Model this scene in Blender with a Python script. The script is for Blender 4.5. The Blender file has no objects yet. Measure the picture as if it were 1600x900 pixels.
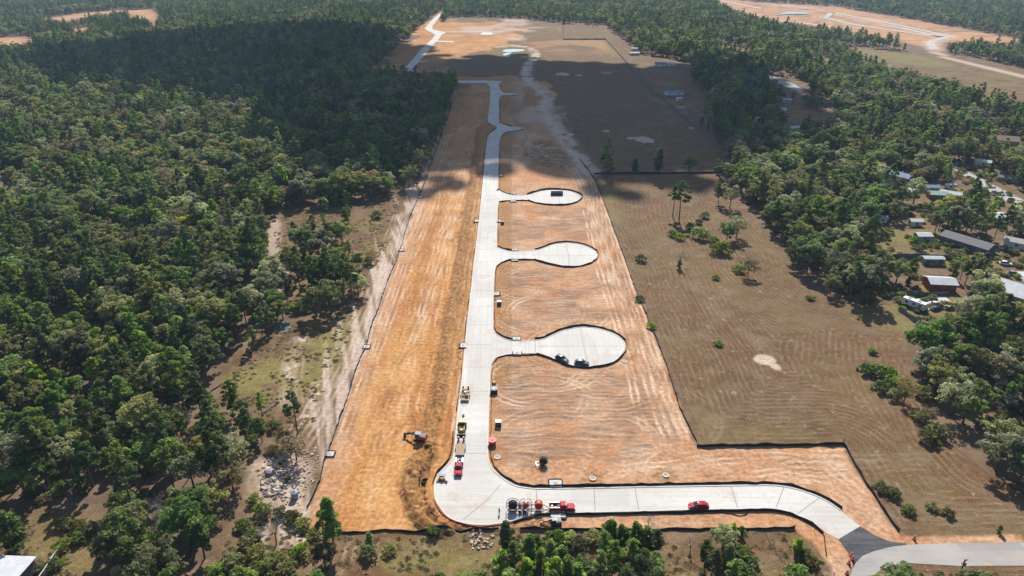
import bpy, bmesh, math, random
import numpy as np
from mathutils import Vector, Matrix
from mathutils.geometry import tessellate_polygon
random.seed(7); rng = np.random.default_rng(7)
sc = bpy.context.scene
COL = sc.collection
R = math.radians

# ------------------------------------------------------------------ camera, sky, sun, exposure
CAM_H, PITCH, FPX = 117.0, R(26.2), 1066.67
cam_d = bpy.data.cameras.new('camera'); cam = bpy.data.objects.new('camera', cam_d); COL.objects.link(cam)
cam.location = (0, 0, CAM_H); cam.rotation_euler = (math.pi/2 - PITCH, 0, 0)
cam_d.sensor_width = 36.0; cam_d.lens = 24.0; cam_d.clip_start = 0.5; cam_d.clip_end = 12000
sc.camera = cam
SUN_EL, SUN_AZ = R(42), R(4.5)
w = bpy.data.worlds.new('World'); sc.world = w; w.use_nodes = True
nt = w.node_tree; nt.nodes.clear()
sky = nt.nodes.new('ShaderNodeTexSky'); sky.sky_type = 'NISHITA'; sky.sun_disc = False
sky.sun_elevation = SUN_EL; sky.sun_rotation = SUN_AZ; sky.altitude = 50; sky.air_density = 1.0; sky.dust_density = 0.8; sky.ozone_density = 1.5
bg = nt.nodes.new('ShaderNodeBackground'); bg.inputs['Strength'].default_value = 0.085
wo = nt.nodes.new('ShaderNodeOutputWorld')
nt.links.new(sky.outputs[0], bg.inputs[0]); nt.links.new(bg.outputs[0], wo.inputs[0])
sun_d = bpy.data.lights.new('sun', 'SUN'); sun_d.energy = 4.6; sun_d.angle = R(0.5); sun_d.color = (1.0, 0.965, 0.905)
sun = bpy.data.objects.new('sun', sun_d); COL.objects.link(sun)
SDIR = Vector((math.sin(SUN_AZ)*math.cos(SUN_EL), math.cos(SUN_AZ)*math.cos(SUN_EL), math.sin(SUN_EL)))
sun.rotation_euler = SDIR.to_track_quat('Z', 'Y').to_euler(); sun.location = (0, 300, 900)
sc.view_settings.view_transform = 'Standard'; sc.view_settings.look = 'None'
sc.view_settings.exposure = 0.5; sc.view_settings.gamma = 1.0; sc.view_settings.use_curve_mapping = False
cy = sc.cycles
cy.use_denoising = True; cy.max_bounces = 5; cy.diffuse_bounces = 3; cy.glossy_bounces = 2; cy.transmission_bounces = 3
cy.transparent_max_bounces = 6; cy.volume_bounces = 0; cy.caustics_reflective = False; cy.caustics_refractive = False
cy.sample_clamp_indirect = 6

# ------------------------------------------------------------------ helpers
def G(px, py, z=0.0):
    """point of the ground plane seen at (px, py) of the 1600 x 900 photograph"""
    dx = (px-800)/FPX; dy = (450-py)/FPX
    d = Vector((dx, math.cos(PITCH)+dy*math.sin(PITCH), -math.sin(PITCH)+dy*math.cos(PITCH)))
    t = (z-CAM_H)/d.z
    return Vector((d.x*t, d.y*t, z))
def GP(pts): return np.array([G(a, b)[:2] for a, b in pts])
def project(v):
    d = Vector(v)-Vector((0, 0, CAM_H))
    zc = d.y*math.cos(PITCH)-d.z*math.sin(PITCH); yc = d.y*math.sin(PITCH)+d.z*math.cos(PITCH)
    return 800+FPX*d.x/zc, 450-FPX*yc/zc, zc
def smooth(P, n=4):
    """Catmull-Rom through the points of an open line"""
    P = np.asarray(P, float); out = []
    for i in range(len(P)-1):
        p0, p1, p2, p3 = P[max(i-1, 0)], P[i], P[i+1], P[min(i+2, len(P)-1)]
        for t in np.arange(n)/n:
            out.append(0.5*((2*p1)+(p2-p0)*t+(2*p0-5*p1+4*p2-p3)*t*t+(3*p1-p0-3*p2+p3)*t**3))
    out.append(P[-1]); return np.array(out)

def tag(o, label=None, cat=None, group=None, kind=None):
    if label: o['label'] = label
    if cat: o['category'] = cat
    if group: o['group'] = group
    if kind: o['kind'] = kind
    return o
def empty(name, loc, rz=0, label=None, cat=None, group=None):
    o = bpy.data.objects.new(name, None); COL.objects.link(o); o.location = loc; o.rotation_euler = (0, 0, rz)
    o.empty_display_size = 0.3
    return tag(o, label, cat, group)

class MB:
    """collects boxes, prisms, tubes into one mesh"""
    def __init__(s): s.v = []; s.f = []
    def add(s, vs, fs):
        b = len(s.v); s.v += [tuple(v) for v in vs]; s.f += [tuple(b+i for i in f) for f in fs]; return s
    def box(s, c, d, rz=0, tx=1, ty=1, shx=0, shy=0, pitch=0):
        """d = full sizes; tx, ty = scale of the top face; shx, shy = shift of the top"""
        hx, hy, hz = d[0]/2, d[1]/2, d[2]/2; vs = []
        for z, kx, ky, ox, oy in ((-hz, 1, 1, 0, 0), (hz, tx, ty, shx, shy)):
            for sx, sy in ((-1, -1), (1, -1), (1, 1), (-1, 1)): vs.append(Vector((sx*hx*kx+ox, sy*hy*ky+oy, z)))
        m = Matrix.Rotation(rz, 4, 'Z') @ Matrix.Rotation(pitch, 4, 'X')
        vs = [m @ v + Vector(c) for v in vs]
        return s.add(vs, [(3, 2, 1, 0), (4, 5, 6, 7), (0, 1, 5, 4), (1, 2, 6, 5), (2, 3, 7, 6), (3, 0, 4, 7)])
    def tube(s, p0, p1, r0, r1=None, n=8, cap=True):
        r1 = r0 if r1 is None else r1
        p0, p1 = Vector(p0), Vector(p1); d = (p1-p0).normalized()
        a = d.orthogonal().normalized(); b = d.cross(a); vs = []
        for p, r in ((p0, r0), (p1, r1)):
            for i in range(n):
                t = 2*math.pi*i/n; vs.append(p+a*(r*math.cos(t))+b*(r*math.sin(t)))
        fs = [(i, (i+1) % n, n+(i+1) % n, n+i) for i in range(n)]
        if cap: fs += [tuple(range(n-1, -1, -1)), tuple(range(n, 2*n))]
        return s.add(vs, fs)
    def path(s, pts, r, n=6):
        for a, b in zip(pts[:-1], pts[1:]): s.tube(a, b, r, r, n)
        return s
    def ring(s, c, axis, ro, ri, wd, n=20):
        """flat washer-like ring (annulus with width) about axis"""
        c = Vector(c); d = Vector(axis).normalized(); a = d.orthogonal().normalized(); b = d.cross(a); vs = []
        for off, r in ((-wd/2, ro), (wd/2, ro), (wd/2, ri), (-wd/2, ri)):
            for i in range(n):
                t = 2*math.pi*i/n; vs.append(c+d*off+a*(r*math.cos(t))+b*(r*math.sin(t)))
        fs = []
        for k in range(4):
            k2 = (k+1) % 4
            for i in range(n): j = (i+1) % n; fs.append((k*n+i, k*n+j, k2*n+j, k2*n+i))
        return s.add(vs, fs)
    def prism(s, prof, x0, x1, inset=None):
        """profile in (y, z) pushed along x from x0 to x1"""
        n = len(prof); vs = [(x0, y, z) for y, z in prof]+[(x1, y, z) for y, z in prof]
        fs = [(i, (i+1) % n, n+(i+1) % n, n+i) for i in range(n)]+[tuple(range(n-1, -1, -1)), tuple(range(n, 2*n))]
        return s.add(vs, fs)
    def lathe(s, c, prof, n=16):
        """(r, z) profile turned about the vertical through c"""
        c = Vector(c); vs = []
        for r, z in prof:
            for i in range(n): t = 2*math.pi*i/n; vs.append(c+Vector((r*math.cos(t), r*math.sin(t), z)))
        m = len(prof); fs = []
        for k in range(m-1):
            for i in range(n): j = (i+1) % n; fs.append((k*n+i, k*n+j, (k+1)*n+j, (k+1)*n+i))
        fs += [tuple(range(n-1, -1, -1)), tuple(range((m-1)*n, m*n))]
        return s.add(vs, fs)
    def mesh(s, name, mat, bevel=0, smooth_=False):
        me = bpy.data.meshes.new(name)
        bm = bmesh.new(); vs = [bm.verts.new(v) for v in s.v]
        for f in s.f:
            try: bm.faces.new([vs[i] for i in f])
            except ValueError: pass
        bmesh.ops.recalc_face_normals(bm, faces=bm.faces)
        if bevel: bmesh.ops.bevel(bm, geom=list(bm.edges), offset=bevel, segments=2, affect='EDGES', profile=0.6, clamp_overlap=True)
        if smooth_:
            for f in bm.faces: f.smooth = True
        bm.to_mesh(me); bm.free()
        if mat: me.materials.append(mat)
        return me
    def build(s, name, mat, parent=None, bevel=0, smooth_=False, loc=None, rz=None):
        o = bpy.data.objects.new(name, s.mesh(name, mat, bevel, smooth_)); COL.objects.link(o); o.parent = parent
        if loc is not None: o.location = loc
        if rz is not None: o.rotation_euler = (0, 0, rz)
        return o
def copy_tree(o, parent=None):
    c = o.copy(); COL.objects.link(c); c.parent = parent
    for ch in list(o.children): copy_tree(ch, c)
    return c

# ------------------------------------------------------------------ materials
class NT:
    def __init__(s, name):
        s.m = bpy.data.materials.new(name); s.m.use_nodes = True; s.t = s.m.node_tree; s.t.nodes.clear()
        s.out = s.t.nodes.new('ShaderNodeOutputMaterial')
    def n(s, typ, ins=None, **kw):
        d = s.t.nodes.new(typ)
        for k, v in kw.items(): setattr(d, k, v)
        for k, v in (ins or {}).items(): s.set(d.inputs[k], v)
        return d
    def set(s, sock, v):
        if isinstance(v, bpy.types.NodeSocket): s.t.links.new(v, sock)
        elif isinstance(v, bpy.types.Node): s.t.links.new(v.outputs[0], sock)
        else:
            if isinstance(v, tuple) and len(v) == 3 and sock.type == 'RGBA': v = (*v, 1)
            sock.default_value = v
    def attr(s, name): return s.n('ShaderNodeAttribute', attribute_name=name).outputs['Fac']
    def pos(s): return s.n('ShaderNodeNewGeometry').outputs['Position']
    def scaled(s, vec, sx, sy, sz=1.0): return s.n('ShaderNodeVectorMath', {0: vec, 1: (sx, sy, sz)}, operation='MULTIPLY').outputs[0]
    def noise(s, vec, scale, detail=3, rough=0.6): return s.n('ShaderNodeTexNoise', {'Vector': vec, 'Scale': scale, 'Detail': detail, 'Roughness': rough}).outputs['Fac']
    def math(s, op, a, b=0.0, c=0.0, clamp=False):
        d = s.n('ShaderNodeMath', {0: a, 1: b, 2: c}, operation=op); d.use_clamp = clamp; return d.outputs[0]
    def ramp(s, f, lo, hi, a=0.0, b=1.0): return s.n('ShaderNodeMapRange', {'Value': f, 'From Min': lo, 'From Max': hi, 'To Min': a, 'To Max': b}).outputs[0]
    def mix(s, f, a, b): 
        d = s.n('ShaderNodeMix', data_type='RGBA')
        s.set(d.inputs[0], f); s.set(d.inputs[6], a); s.set(d.inputs[7], b); return d.outputs[2]
    def mul(s, a, b):
        d = s.n('ShaderNodeMix', data_type='RGBA', blend_type='MULTIPLY')
        s.set(d.inputs[0], 1.0); s.set(d.inputs[6], a); s.set(d.inputs[7], b); return d.outputs[2]
    def finish(s, col, rough=0.9, metal=0.0, spec=0.3, bump=None, bstr=0.5, bdist=0.1):
        p = s.n('ShaderNodeBsdfPrincipled', {'Base Color': col, 'Roughness': rough, 'Metallic': metal, 'Specular IOR Level': spec})
        if bump is not None:
            b = s.n('ShaderNodeBump', {'Strength': bstr, 'Distance': bdist, 'Height': bump}); s.t.links.new(b.outputs[0], p.inputs['Normal'])
        s.t.links.new(p.outputs[0], s.out.inputs[0]); return s.m
MATS = {}
def mat(name, col, rough=0.6, metal=0.0, var=0.18, scale=1.5, spec=0.4, coat=0.0):
    if name in MATS: return MATS[name]
    t = NT(name); oc = t.n('ShaderNodeTexCoord').outputs['Object']
    a = t.noise(oc, scale, 4); b = t.noise(oc, scale*9, 2)
    f = t.math('ADD', t.math('MULTIPLY', a, 0.7), t.math('MULTIPLY', b, 0.3))
    c = t.mix(t.ramp(f, 0.3, 0.7), tuple(x*(1-var) for x in col), tuple(min(1, x*(1+var)) for x in col))
    m = t.finish(c, t.ramp(b, 0.3, 0.7, rough*0.85, min(1, rough*1.15)), metal, spec)
    if coat: [n for n in t.t.nodes if n.type == 'BSDF_PRINCIPLED'][0].inputs['Coat Weight'].default_value = coat
    MATS[name] = m; return m
def ribbed(name, col, period=0.3, axis=0, rough=0.75, metal=0.0):
    t = NT(name); oc = t.n('ShaderNodeTexCoord').outputs['Object']
    sp = t.n('ShaderNodeSeparateXYZ', {0: oc}).outputs[axis]
    w_ = t.math('SINE', t.math('MULTIPLY', sp, 2*math.pi/period))
    a = t.noise(oc, 0.7, 4)
    c = t.mix(t.ramp(a, 0.35, 0.7), tuple(x*0.8 for x in col), col)
    c = t.mix(t.ramp(w_, 0.75, 1.0, 0.0, 0.45), c, tuple(x*0.45 for x in col))
    return t.finish(c, rough, metal, 0.15, bump=w_, bstr=0.5, bdist=0.03)

M = dict(
    black=mat('black_fabric', (0.018, 0.018, 0.02), 0.85), tyre=mat('rubber', (0.02, 0.02, 0.02), 0.9), steel=mat('worn_steel', (0.3, 0.3, 0.31), 0.45, 0.6),
    dark=mat('dark_metal', (0.04, 0.04, 0.045), 0.5, 0.3), glass=mat('dark_glass', (0.03, 0.05, 0.065), 0.2, 0.0, spec=0.5), red=mat('red_paint', (0.42, 0.006, 0.016), 0.5, 0.0, 0.1, spec=0.1),
    reddull=mat('red_plastic', (0.50, 0.05, 0.035), 0.55), orange=mat('orange_paint', (0.58, 0.09, 0.02), 0.5), rust=mat('rust_orange_paint', (0.30, 0.045, 0.018), 0.55), yellow=mat('yellow_paint', (0.65, 0.36, 0.06), 0.45),
    navy=mat('navy_paint', (0.045, 0.06, 0.11), 0.35, 0.0, 0.1, coat=0.15, spec=0.4), white=mat('white_paint', (0.72, 0.72, 0.71), 0.5), wood=mat('timber', (0.36, 0.25, 0.16), 0.8, var=0.3),
    conc=mat('concrete_block', (0.55, 0.52, 0.47), 0.85, var=0.2), pole=mat('pole_wood', (0.09, 0.06, 0.045), 0.9), hide=mat('skin', (0.35, 0.2, 0.14), 0.6),
    blue=mat('blue_cloth', (0.05, 0.09, 0.2), 0.8), hiviz=mat('hiviz_cloth', (0.75, 0.25, 0.03), 0.7), grey=mat('grey_paint', (0.22, 0.23, 0.24), 0.5), lamp=mat('lamp_lens', (0.75, 0.75, 0.7), 0.15),
    taill=mat('tail_lens', (0.25, 0.01, 0.01), 0.2), bare=mat('grey_bark', (0.22, 0.2, 0.19), 0.9, var=0.25), bark=mat('brown_bark', (0.11, 0.08, 0.06), 0.95, var=0.3),
    bluegrey=mat('bluegrey_paint', (0.22, 0.30, 0.38), 0.6), tan=mat('tan_siding', (0.42, 0.36, 0.28), 0.7), purple=mat('slate_siding', (0.13, 0.12, 0.2), 0.7), brick=mat('red_brick', (0.26, 0.08, 0.06), 0.8, scale=4),
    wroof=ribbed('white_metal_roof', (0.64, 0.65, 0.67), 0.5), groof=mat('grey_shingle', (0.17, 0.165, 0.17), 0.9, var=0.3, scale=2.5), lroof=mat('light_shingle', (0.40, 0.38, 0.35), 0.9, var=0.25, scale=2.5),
    broof=ribbed('blue_metal_roof', (0.22, 0.30, 0.42), 0.5), gnroof=ribbed('green_metal_roof', (0.36, 0.50, 0.42), 0.5), brroof=mat('brown_shingle', (0.2, 0.13, 0.11), 0.9, var=0.3), ribwall=ribbed('ribbed_grey_wall', (0.2, 0.21, 0.22), 0.4, 1),
    slate=mat('slate_fence', (0.13, 0.145, 0.17), 0.7, var=0.2), darkstone=mat('dark_stone', (0.16, 0.14, 0.125), 0.9, var=0.4), rubble=mat('rubble_stone', (0.44, 0.355, 0.28), 0.9, var=0.4, scale=0.6))

# ------------------------------------------------------------------ outlines read off the photograph (pixels -> ground)
ROAD_R = [(1344,822.5),(1312.5,797.5),(1295,785),(1275,775),(1250,766),(1225,760.5),(1200,758.5),(1150,759),(1025,761),(925,763),(875,764),(837,764),(812,761),(800,757),(782,745),(770,734),(764,722),(762,707),(762.5,675),
 (764,625),(766,578),(769,566),(777,558),(800,553.5),(840,552.5),(857,557),(875,565),(892,571),(912,573),(940,571),(960,564),(972,552),(976,541),(972,531),(960,522),(940,515),(920,511.5),(905,511.5),(882,516),(867,522),(852,529),(837,532),(800,532.5),(785,528),(774,521),(770,514),(770,507),
 (771,450),(773,422),(776,415),(785,409),(800,405.5),(837,405.5),(852,410),(867,414),(887,416.5),(907,415),(925,409),(932.5,400),(931,394),(922,387.5),(907,382),(885,379.5),(865,382),(850,387.5),(837,391),(800,392.5),(788,390.5),(777,386),(776,380),
 (777.5,321),(782,315.5),(800,313.2),(827,313.2),(842,317.5),(862,320),(885,319.5),(900,315.5),(907.5,309),(905,304),(892,299),(875,297),(855,297),(840,300),(825,304.5),(800,304.7),(786,301),(779,296),(778,291),
 (780,225),(784,211),(793,206.5),(817,202.5),(817,199.5),(800,198.5),(782,192.5),(780,187.5),(780,155),(785,150),(805,149),(805,146.2),(786,145),(781,140),(779,131),(785,127)]
ROAD_TOP = [(767,126),(714,126),(640,127),(640,130),(714,129.6),(760,129.6)]
ROAD_L = [(766,135),(766,150),(762,190),(767.5,195),(777,200),(765,209),(762,215),(760.5,225),(755,282),(749,345),(741,410),(737,450),(731,500),(727.5,537),(722.5,590),(716,642),(712.5,675),(709.5,708),(703.7,722.5),(687.5,739),(680,755),(679,767),(680.5,780),(687.5,792.5),(697.5,805),(712,813.5),(735,819),(757,820),(775,818.5),
 (800,814),(816,809),(830,805),(843,802),(866,800.5),(900,801),(1000,799),(1050,797.5),(1110,796),(1200,795),(1225,798),(1250,807.5),(1275,820),(1290,832.5),(1310,842.5)]
ROAD = ROAD_R+ROAD_TOP+ROAD_L
ROAD2 = [(624,116),(641,97.5),(660,75),(676,60.5),(680,55),(672,50),(663,45.5),(676,30),(694,16),(698,16),(686,28),(675,42),(676,46),(692,50),(697,51.2),(690,55),(684,64),(709,64.8),(709,66.4),(681,66),(672,77),(658,93),(656,95.6),(669,95.8),(669,97.2),(654,97.5),(643,108),(642,110),(656,110),(656,112),(640,113),(634,117)]
SITE = [(478,830),(482,803),(494,767),(507,722),(525,672),(540,630),(560,567),(573,542),(590,487),(606,440),(626,392),(640,350),(652,312),(668,270),(686,225),(698,190),(712,150),(714,130),(655,131),(565,124),(600,95),(640,60),(662,40),(690,17),(700,16),(686,34),(790,36),(820,45),(815,60),(800,72),(770,75),(700,100),(690,122),(790,122),(845,130),(862,150),(858,165),(866,180),(880,210),(905,248),(930,283),(945,318),(958,355),(975,398),(992,448),(1003,470),(1016,507),(1026,532),(1041,570),(1051,600),(1063,640),(1077,674),(1088,698),(1318,694),(1346,745),(1366,775),(1386,806),(1410,838),(1600,834),(1600,850),(1420,852),(1345,870),(1325,900),(1322,930),(1300,930),(1296,885),(1270,850),(1242,828),(1200,827),(1050,828),(880,829),(725,830),(565,833)]
APRON = [(1310,842.5),(1344,822.5),(1352,827),(1370,838),(1390,846),(1415,849),(1417,851),(1395,853.5),(1368,860),(1348,868),(1337,879),(1333,888),(1331,875),(1324,862)]
CROAD = [(1417,851.5),(1470,849.3),(1600,847.5),(1760,846),(1760,884),(1600,884),(1500,884.5),(1420,880),(1382,886),(1366,898),(1356,930),(1322,930),(1328,900),(1333,888),(1337,879.5),(1348,868.5),(1368,860.5),(1395,854)]
PAST = [(932,285),(1000,272),(1120,272),(1150,310),(1178,340),(1215,385),(1240,425),(1290,462),(1345,482),(1385,478),(1400,492),(1442,516),(1418,545),(1425,590),(1450,625),(1500,690),(1545,735),(1600,762),(1700,800),(1700,838),(1405,833),(1386,806),(1366,775),(1346,745),(1318,694),(1088,698),(1063,640),(1041,570),(1016,507),(992,448),(958,355),(945,318)]
UPAST = [(927,272),(905,248),(880,210),(866,180),(862,150),(845,130),(800,122),(690,122),(700,100),(770,75),(815,66),(868,62),(868,42),(880,40),(880,62),(946,62),(978,97),(1012,135),(1070,185),(1130,235),(1128,272)]
LCLEAR = [(668,265),(652,290),(600,312),(540,318),(470,324),(440,332),(425,365),(428,420),(440,450),(470,470),(545,470),(560,480),(520,495),(460,505),(400,530),(370,555),(350,600),(330,640),(380,670),(430,680),(405,715),(390,740),(380,775),(420,800),(440,830),(485,833),(500,760),(520,690),(560,570),(600,460),(630,390),(655,312)]
YARD = [(-90,812),(40,800),(140,800),(170,830),(165,860),(150,940),(-90,940)]
BOT = [(380,800),(440,826),(600,828),(900,826),(1240,824),(1300,846),(1340,900),(1340,960),(300,960),(330,900),(350,840)]
ROADSIDE = [(1290,838),(1405,830),(1800,822),(1800,960),(1290,960)]
FARCLEAR = [
 [(-40,62),(40,57),(55,62),(50,68),(0,75),(-40,80)], [(60,30),(130,20),(200,15),(205,20),(160,25),(110,33)], [(204,16),(240,14),(248,24),(250,38),(240,40),(232,30),(205,30)], [(115,46),(140,43),(140,48),(118,51)],
 [(1105,-4),(1180,3),(1300,10),(1420,30),(1530,50),(1600,62),(1560,68),(1470,66),(1470,82),(1445,74),(1350,52),(1200,32),(1150,18)],
 [(1320,72),(1400,80),(1450,82),(1500,86),(1620,112),(1620,165),(1550,152),(1450,118),(1370,98)],
 [(700,27),(760,27),(820,30),(872,36),(882,64),(815,66),(700,48)], [(870,38),(905,38),(945,44),(945,62),(880,62)], [(930,40),(945,42),(985,75),(1000,92),(975,92),(948,62)], [(1000,85),(1030,90),(1080,100),(1080,108),(985,108)], [(1005,115),(1075,125),(1110,160),(1100,170),(1040,158),(1010,136)]]
RESYARD = [
 [(1205,118),(1235,118),(1262,138),(1250,150),(1222,140),(1200,132)], [(1490,258),(1530,272),(1610,308),(1610,338),(1550,308),(1500,280)], [(1385,270),(1415,272),(1420,282),(1395,286)], [(1440,300),(1490,298),(1495,313),(1440,314)],
 [(1370,376),(1400,364),(1450,366),(1480,384),(1540,388),(1540,398),(1470,400),(1390,402)], [(1388,468),(1440,450),(1480,452),(1495,468),(1480,488),(1440,508),(1408,492)], [(1555,460),(1580,440),(1640,440),(1640,480),(1570,478)], [(1210,160),(1260,170),(1310,180),(1290,190),(1230,185)], [(1130,70),(1165,75),(1170,85),(1140,80)], [(1425,338),(1445,340),(1445,352),(1425,352)], [(1535,395),(1600,402),(1600,418),(1545,418)], [(1270,86),(1310,92),(1310,98),(1270,96)], [(1545,215),(1590,222),(1590,232),(1545,226)]]
HAUL = [(780,74),(800,72),(822,74),(836,84),(826,100),(822,118),(835,134),(856,150),(852,165),(862,188),(880,214),(903,244),(922,270)]
W = {k: GP(v) for k, v in dict(site=SITE, road=ROAD, road2=ROAD2, apron=APRON, croad=CROAD, past=PAST, upast=UPAST, lclear=LCLEAR, yard=YARD, bot=BOT, rside=ROADSIDE).items()}

def sd_poly(P, poly, margin=40.0):
    """signed distance (inside > 0) of points to a polygon; -margin away from its box"""
    out = np.full(len(P), -margin); lo, hi = poly.min(0)-margin, poly.max(0)+margin
    idx = np.nonzero((P[:, 0] > lo[0]) & (P[:, 0] < hi[0]) & (P[:, 1] > lo[1]) & (P[:, 1] < hi[1]))[0]
    for ch in np.array_split(idx, max(1, len(idx)//120000+1)):
        if not len(ch): continue
        x, y = P[ch, 0], P[ch, 1]; d2 = np.full(len(ch), 1e18); ins = np.zeros(len(ch), bool)
        for a, b in zip(poly, np.roll(poly, -1, 0)):
            ex, ey = b-a; L = ex*ex+ey*ey
            if L < 1e-9: continue
            t = np.clip(((x-a[0])*ex+(y-a[1])*ey)/L, 0, 1)
            d2 = np.minimum(d2, (x-a[0]-t*ex)**2+(y-a[1]-t*ey)**2)
            if a[1] != b[1]: ins ^= ((a[1] > y) != (b[1] > y)) & (x < (b[0]-a[0])*(y-a[1])/(b[1]-a[1])+a[0])
        out[ch] = np.where(ins, 1, -1)*np.sqrt(d2)
    return np.maximum(out, -margin)
def sd_line(P, line, margin=30.0):
    line = np.asarray(line); out = np.full(len(P), margin); lo, hi = line.min(0)-margin, line.max(0)+margin
    idx = np.nonzero((P[:, 0] > lo[0]) & (P[:, 0] < hi[0]) & (P[:, 1] > lo[1]) & (P[:, 1] < hi[1]))[0]
    if not len(idx): return out
    x, y = P[idx, 0], P[idx, 1]; d2 = np.full(len(idx), 1e18)
    for a, b in zip(line[:-1], line[1:]):
        ex, ey = b-a; L = ex*ex+ey*ey+1e-9; t = np.clip(((x-a[0])*ex+(y-a[1])*ey)/L, 0, 1)
        d2 = np.minimum(d2, (x-a[0]-t*ex)**2+(y-a[1]-t*ey)**2)
    out[idx] = np.minimum(np.sqrt(d2), margin); return out
def vnoise(x, y, seed=0):
    xi = np.floor(x).astype(np.int64); yi = np.floor(y).astype(np.int64); fx, fy = x-xi, y-yi
    def h(a, b):
        n = (a*374761393+b*668265263+seed*1442695041) & 0x7fffffff; n = ((n ^ (n >> 13))*1274126177) & 0x7fffffff
        return ((n ^ (n >> 16)) & 0xffff)/65535.0
    u, v = fx*fx*(3-2*fx), fy*fy*(3-2*fy)
    return (h(xi, yi)*(1-u)+h(xi+1, yi)*u)*(1-v)+(h(xi, yi+1)*(1-u)+h(xi+1, yi+1)*u)*v
def fbm(x, y, s, oct_=3, seed=0):
    a, t, k = 0.0, 0.0, 1.0
    for i in range(oct_): a = a+k*vnoise(x/s*2**i, y/s*2**i, seed+i*17); t += k; k *= 0.5
    return a/t
def ss(x, a, b): t = np.clip((x-a)/(b-a), 0, 1); return t*t*(3-2*t)

# ------------------------------------------------------------------ ground: one sheet, fine near the site, coarse towards the horizon
def grow(a, step, g, end):
    o = [a]
    while abs(o[-1]) < end: o.append(o[-1]+step); step *= g
    return o[1:]
core = np.arange(-105, 175, 0.42)
xs = np.array(sorted([-v for v in grow(105, 0.45, 1.03, 3600)])+list(core)+grow(core[-1], 0.45, 1.03, 3600))
ys = [-40.0, 0.0, 40.0, 60.0]
while ys[-1] < 5200: ys.append(ys[-1]+(0.3 if ys[-1] > 85 else 1.0 if ys[-1] < 80 else 0.5) if ys[-1] < 182 else ys[-1]+min(60, ys[-1]**2/110000))
ys = np.array(ys); nx, ny = len(xs), len(ys)
X, Y = np.meshgrid(xs, ys); P = np.column_stack([X.ravel(), Y.ravel()]); px_, py_ = P[:, 0], P[:, 1]
n1 = fbm(px_, py_, 9, 3, 3); n2 = fbm(px_, py_, 2.2, 2, 11); n3 = fbm(px_, py_, 60, 3, 29)
wob = (n1-0.5)*3.0+(n2-0.5)*1.4
sd_site = sd_poly(P, W['site']); sd_road = np.maximum(sd_poly(P, W['road'], 12), np.maximum(sd_poly(P, W['apron'], 12), sd_poly(P, W['croad'], 12)))
sd_p = sd_poly(P, W['past'], 60); sd_up = sd_poly(P, W['upast'], 60); sd_lc = sd_poly(P, W['lclear']); sd_bot = np.maximum(sd_poly(P, W['bot']), sd_poly(P, W['yard'])); sd_rs = sd_poly(P, W['rside'])
soil = ss(sd_site+wob*0.55+(fbm(px_, py_, 40, 4, 161)-0.5)*60*ss(py_, 560, 720)*(sd_site < 40), -0.5, 0.9)
soil = np.maximum(soil, ss(fbm(px_, py_, 70, 3, 131), 0.48, 0.62)*ss(sd_up, 0, 10)*ss(py_, 880, 1000)*0.5)
fence_l = smooth(GP([(480,795),(494,767),(502,742),(507,722),(517,695),(525,672),(540,630),(560,567),(572,542),(582,505),(590,487),(602,450),(607,437),(625,392),(637,350),(650,317),(662,290),(670,267),(685,225),(697,190),(712,150)]))
far_s = np.zeros(len(P))
for c in FARCLEAR[:4]+[FARCLEAR[4]]: far_s = np.maximum(far_s, ss(sd_poly(P, GP(c), 60)+wob*3, -6, 8))
dry = np.maximum.reduce([ss(sd_p+wob, -2, 2), ss(sd_up+wob, -2, 2), ss(sd_lc+wob*2, -5, 3), ss(sd_bot+wob*2, -4, 3), ss(sd_rs+wob, -2, 2)])
for c in FARCLEAR[5:]+RESYARD: dry = np.maximum(dry, ss(sd_poly(P, GP(c), 60)+wob*2, -5, 3))
dl = sd_line(P, fence_l, 30)
band = ss(fbm(px_*2.6+py_*0.7, py_*0.22, 5, 3, 51)+0.22*ss(-dl, -12, -1), 0.54, 0.74)*ss(-dl+wob, -15, -9)*(sd_site < 0.5)
sand = band*0.85
sand = np.maximum(sand, ss(-sd_line(P, smooth(GP(HAUL)), 30)+wob*1.4, -7, -2)*ss(n1, 0.25, 0.5))
rub = GP([(400,720),(440,712),(480,735),(470,770),(440,790),(412,770),(395,745)])
sand = np.maximum(sand, ss(sd_poly(P, rub)+wob*1.5, -4, 2)*0.8)
for (a, b, r) in [(1005,218,7),(1212,573,1.5),(1080,200,2),(880,116,8),(905,118,4),(948,205,3),(985,216,3),(890,210,3)]:
    g = G(a, b); sand = np.maximum(sand, ss(r-np.hypot(px_-g.x, (py_-g.y)*0.75)+wob*r*0.28, -0.5, 0.9))
g = G(1194, 562); sand = np.maximum(sand, ss(3.4-np.hypot(px_-g.x, py_-g.y)+(n2-0.5)*1.2, -0.4, 0.6))
haulside = ss(sd_poly(P, GP([(800,128),(845,130),(872,160),(890,210),(930,275),(860,262),(826,232),(805,205)]), 30)+wob*3, -6, 10)
sand = np.maximum(sand, haulside*ss(fbm(px_, py_*0.5, 16, 4, 141), 0.38, 0.62)*0.75)
sand = np.maximum(sand, ss(sd_poly(P, GP([(700,27),(760,27),(820,30),(872,36),(882,64),(815,66),(700,48)]), 60), -8, 15)*ss(fbm(px_, py_, 60, 4, 151), 0.5, 0.66)*0.7)
sand = np.maximum(sand, ss(-sd_line(P, GP([(430,345),(425,380),(440,420),(438,450)]), 20)+wob, -4, -1)*0.6)
for pl in ([(470,530),(460,560),(457,590),(450,612)], [(495,600),(490,630),(480,650)]): sand = np.maximum(sand, ss(-sd_line(P, smooth(GP(pl)), 20)+wob*0.8, -1.5, -0.4)*ss(n2, 0.45, 0.65)*0.8)
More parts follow.
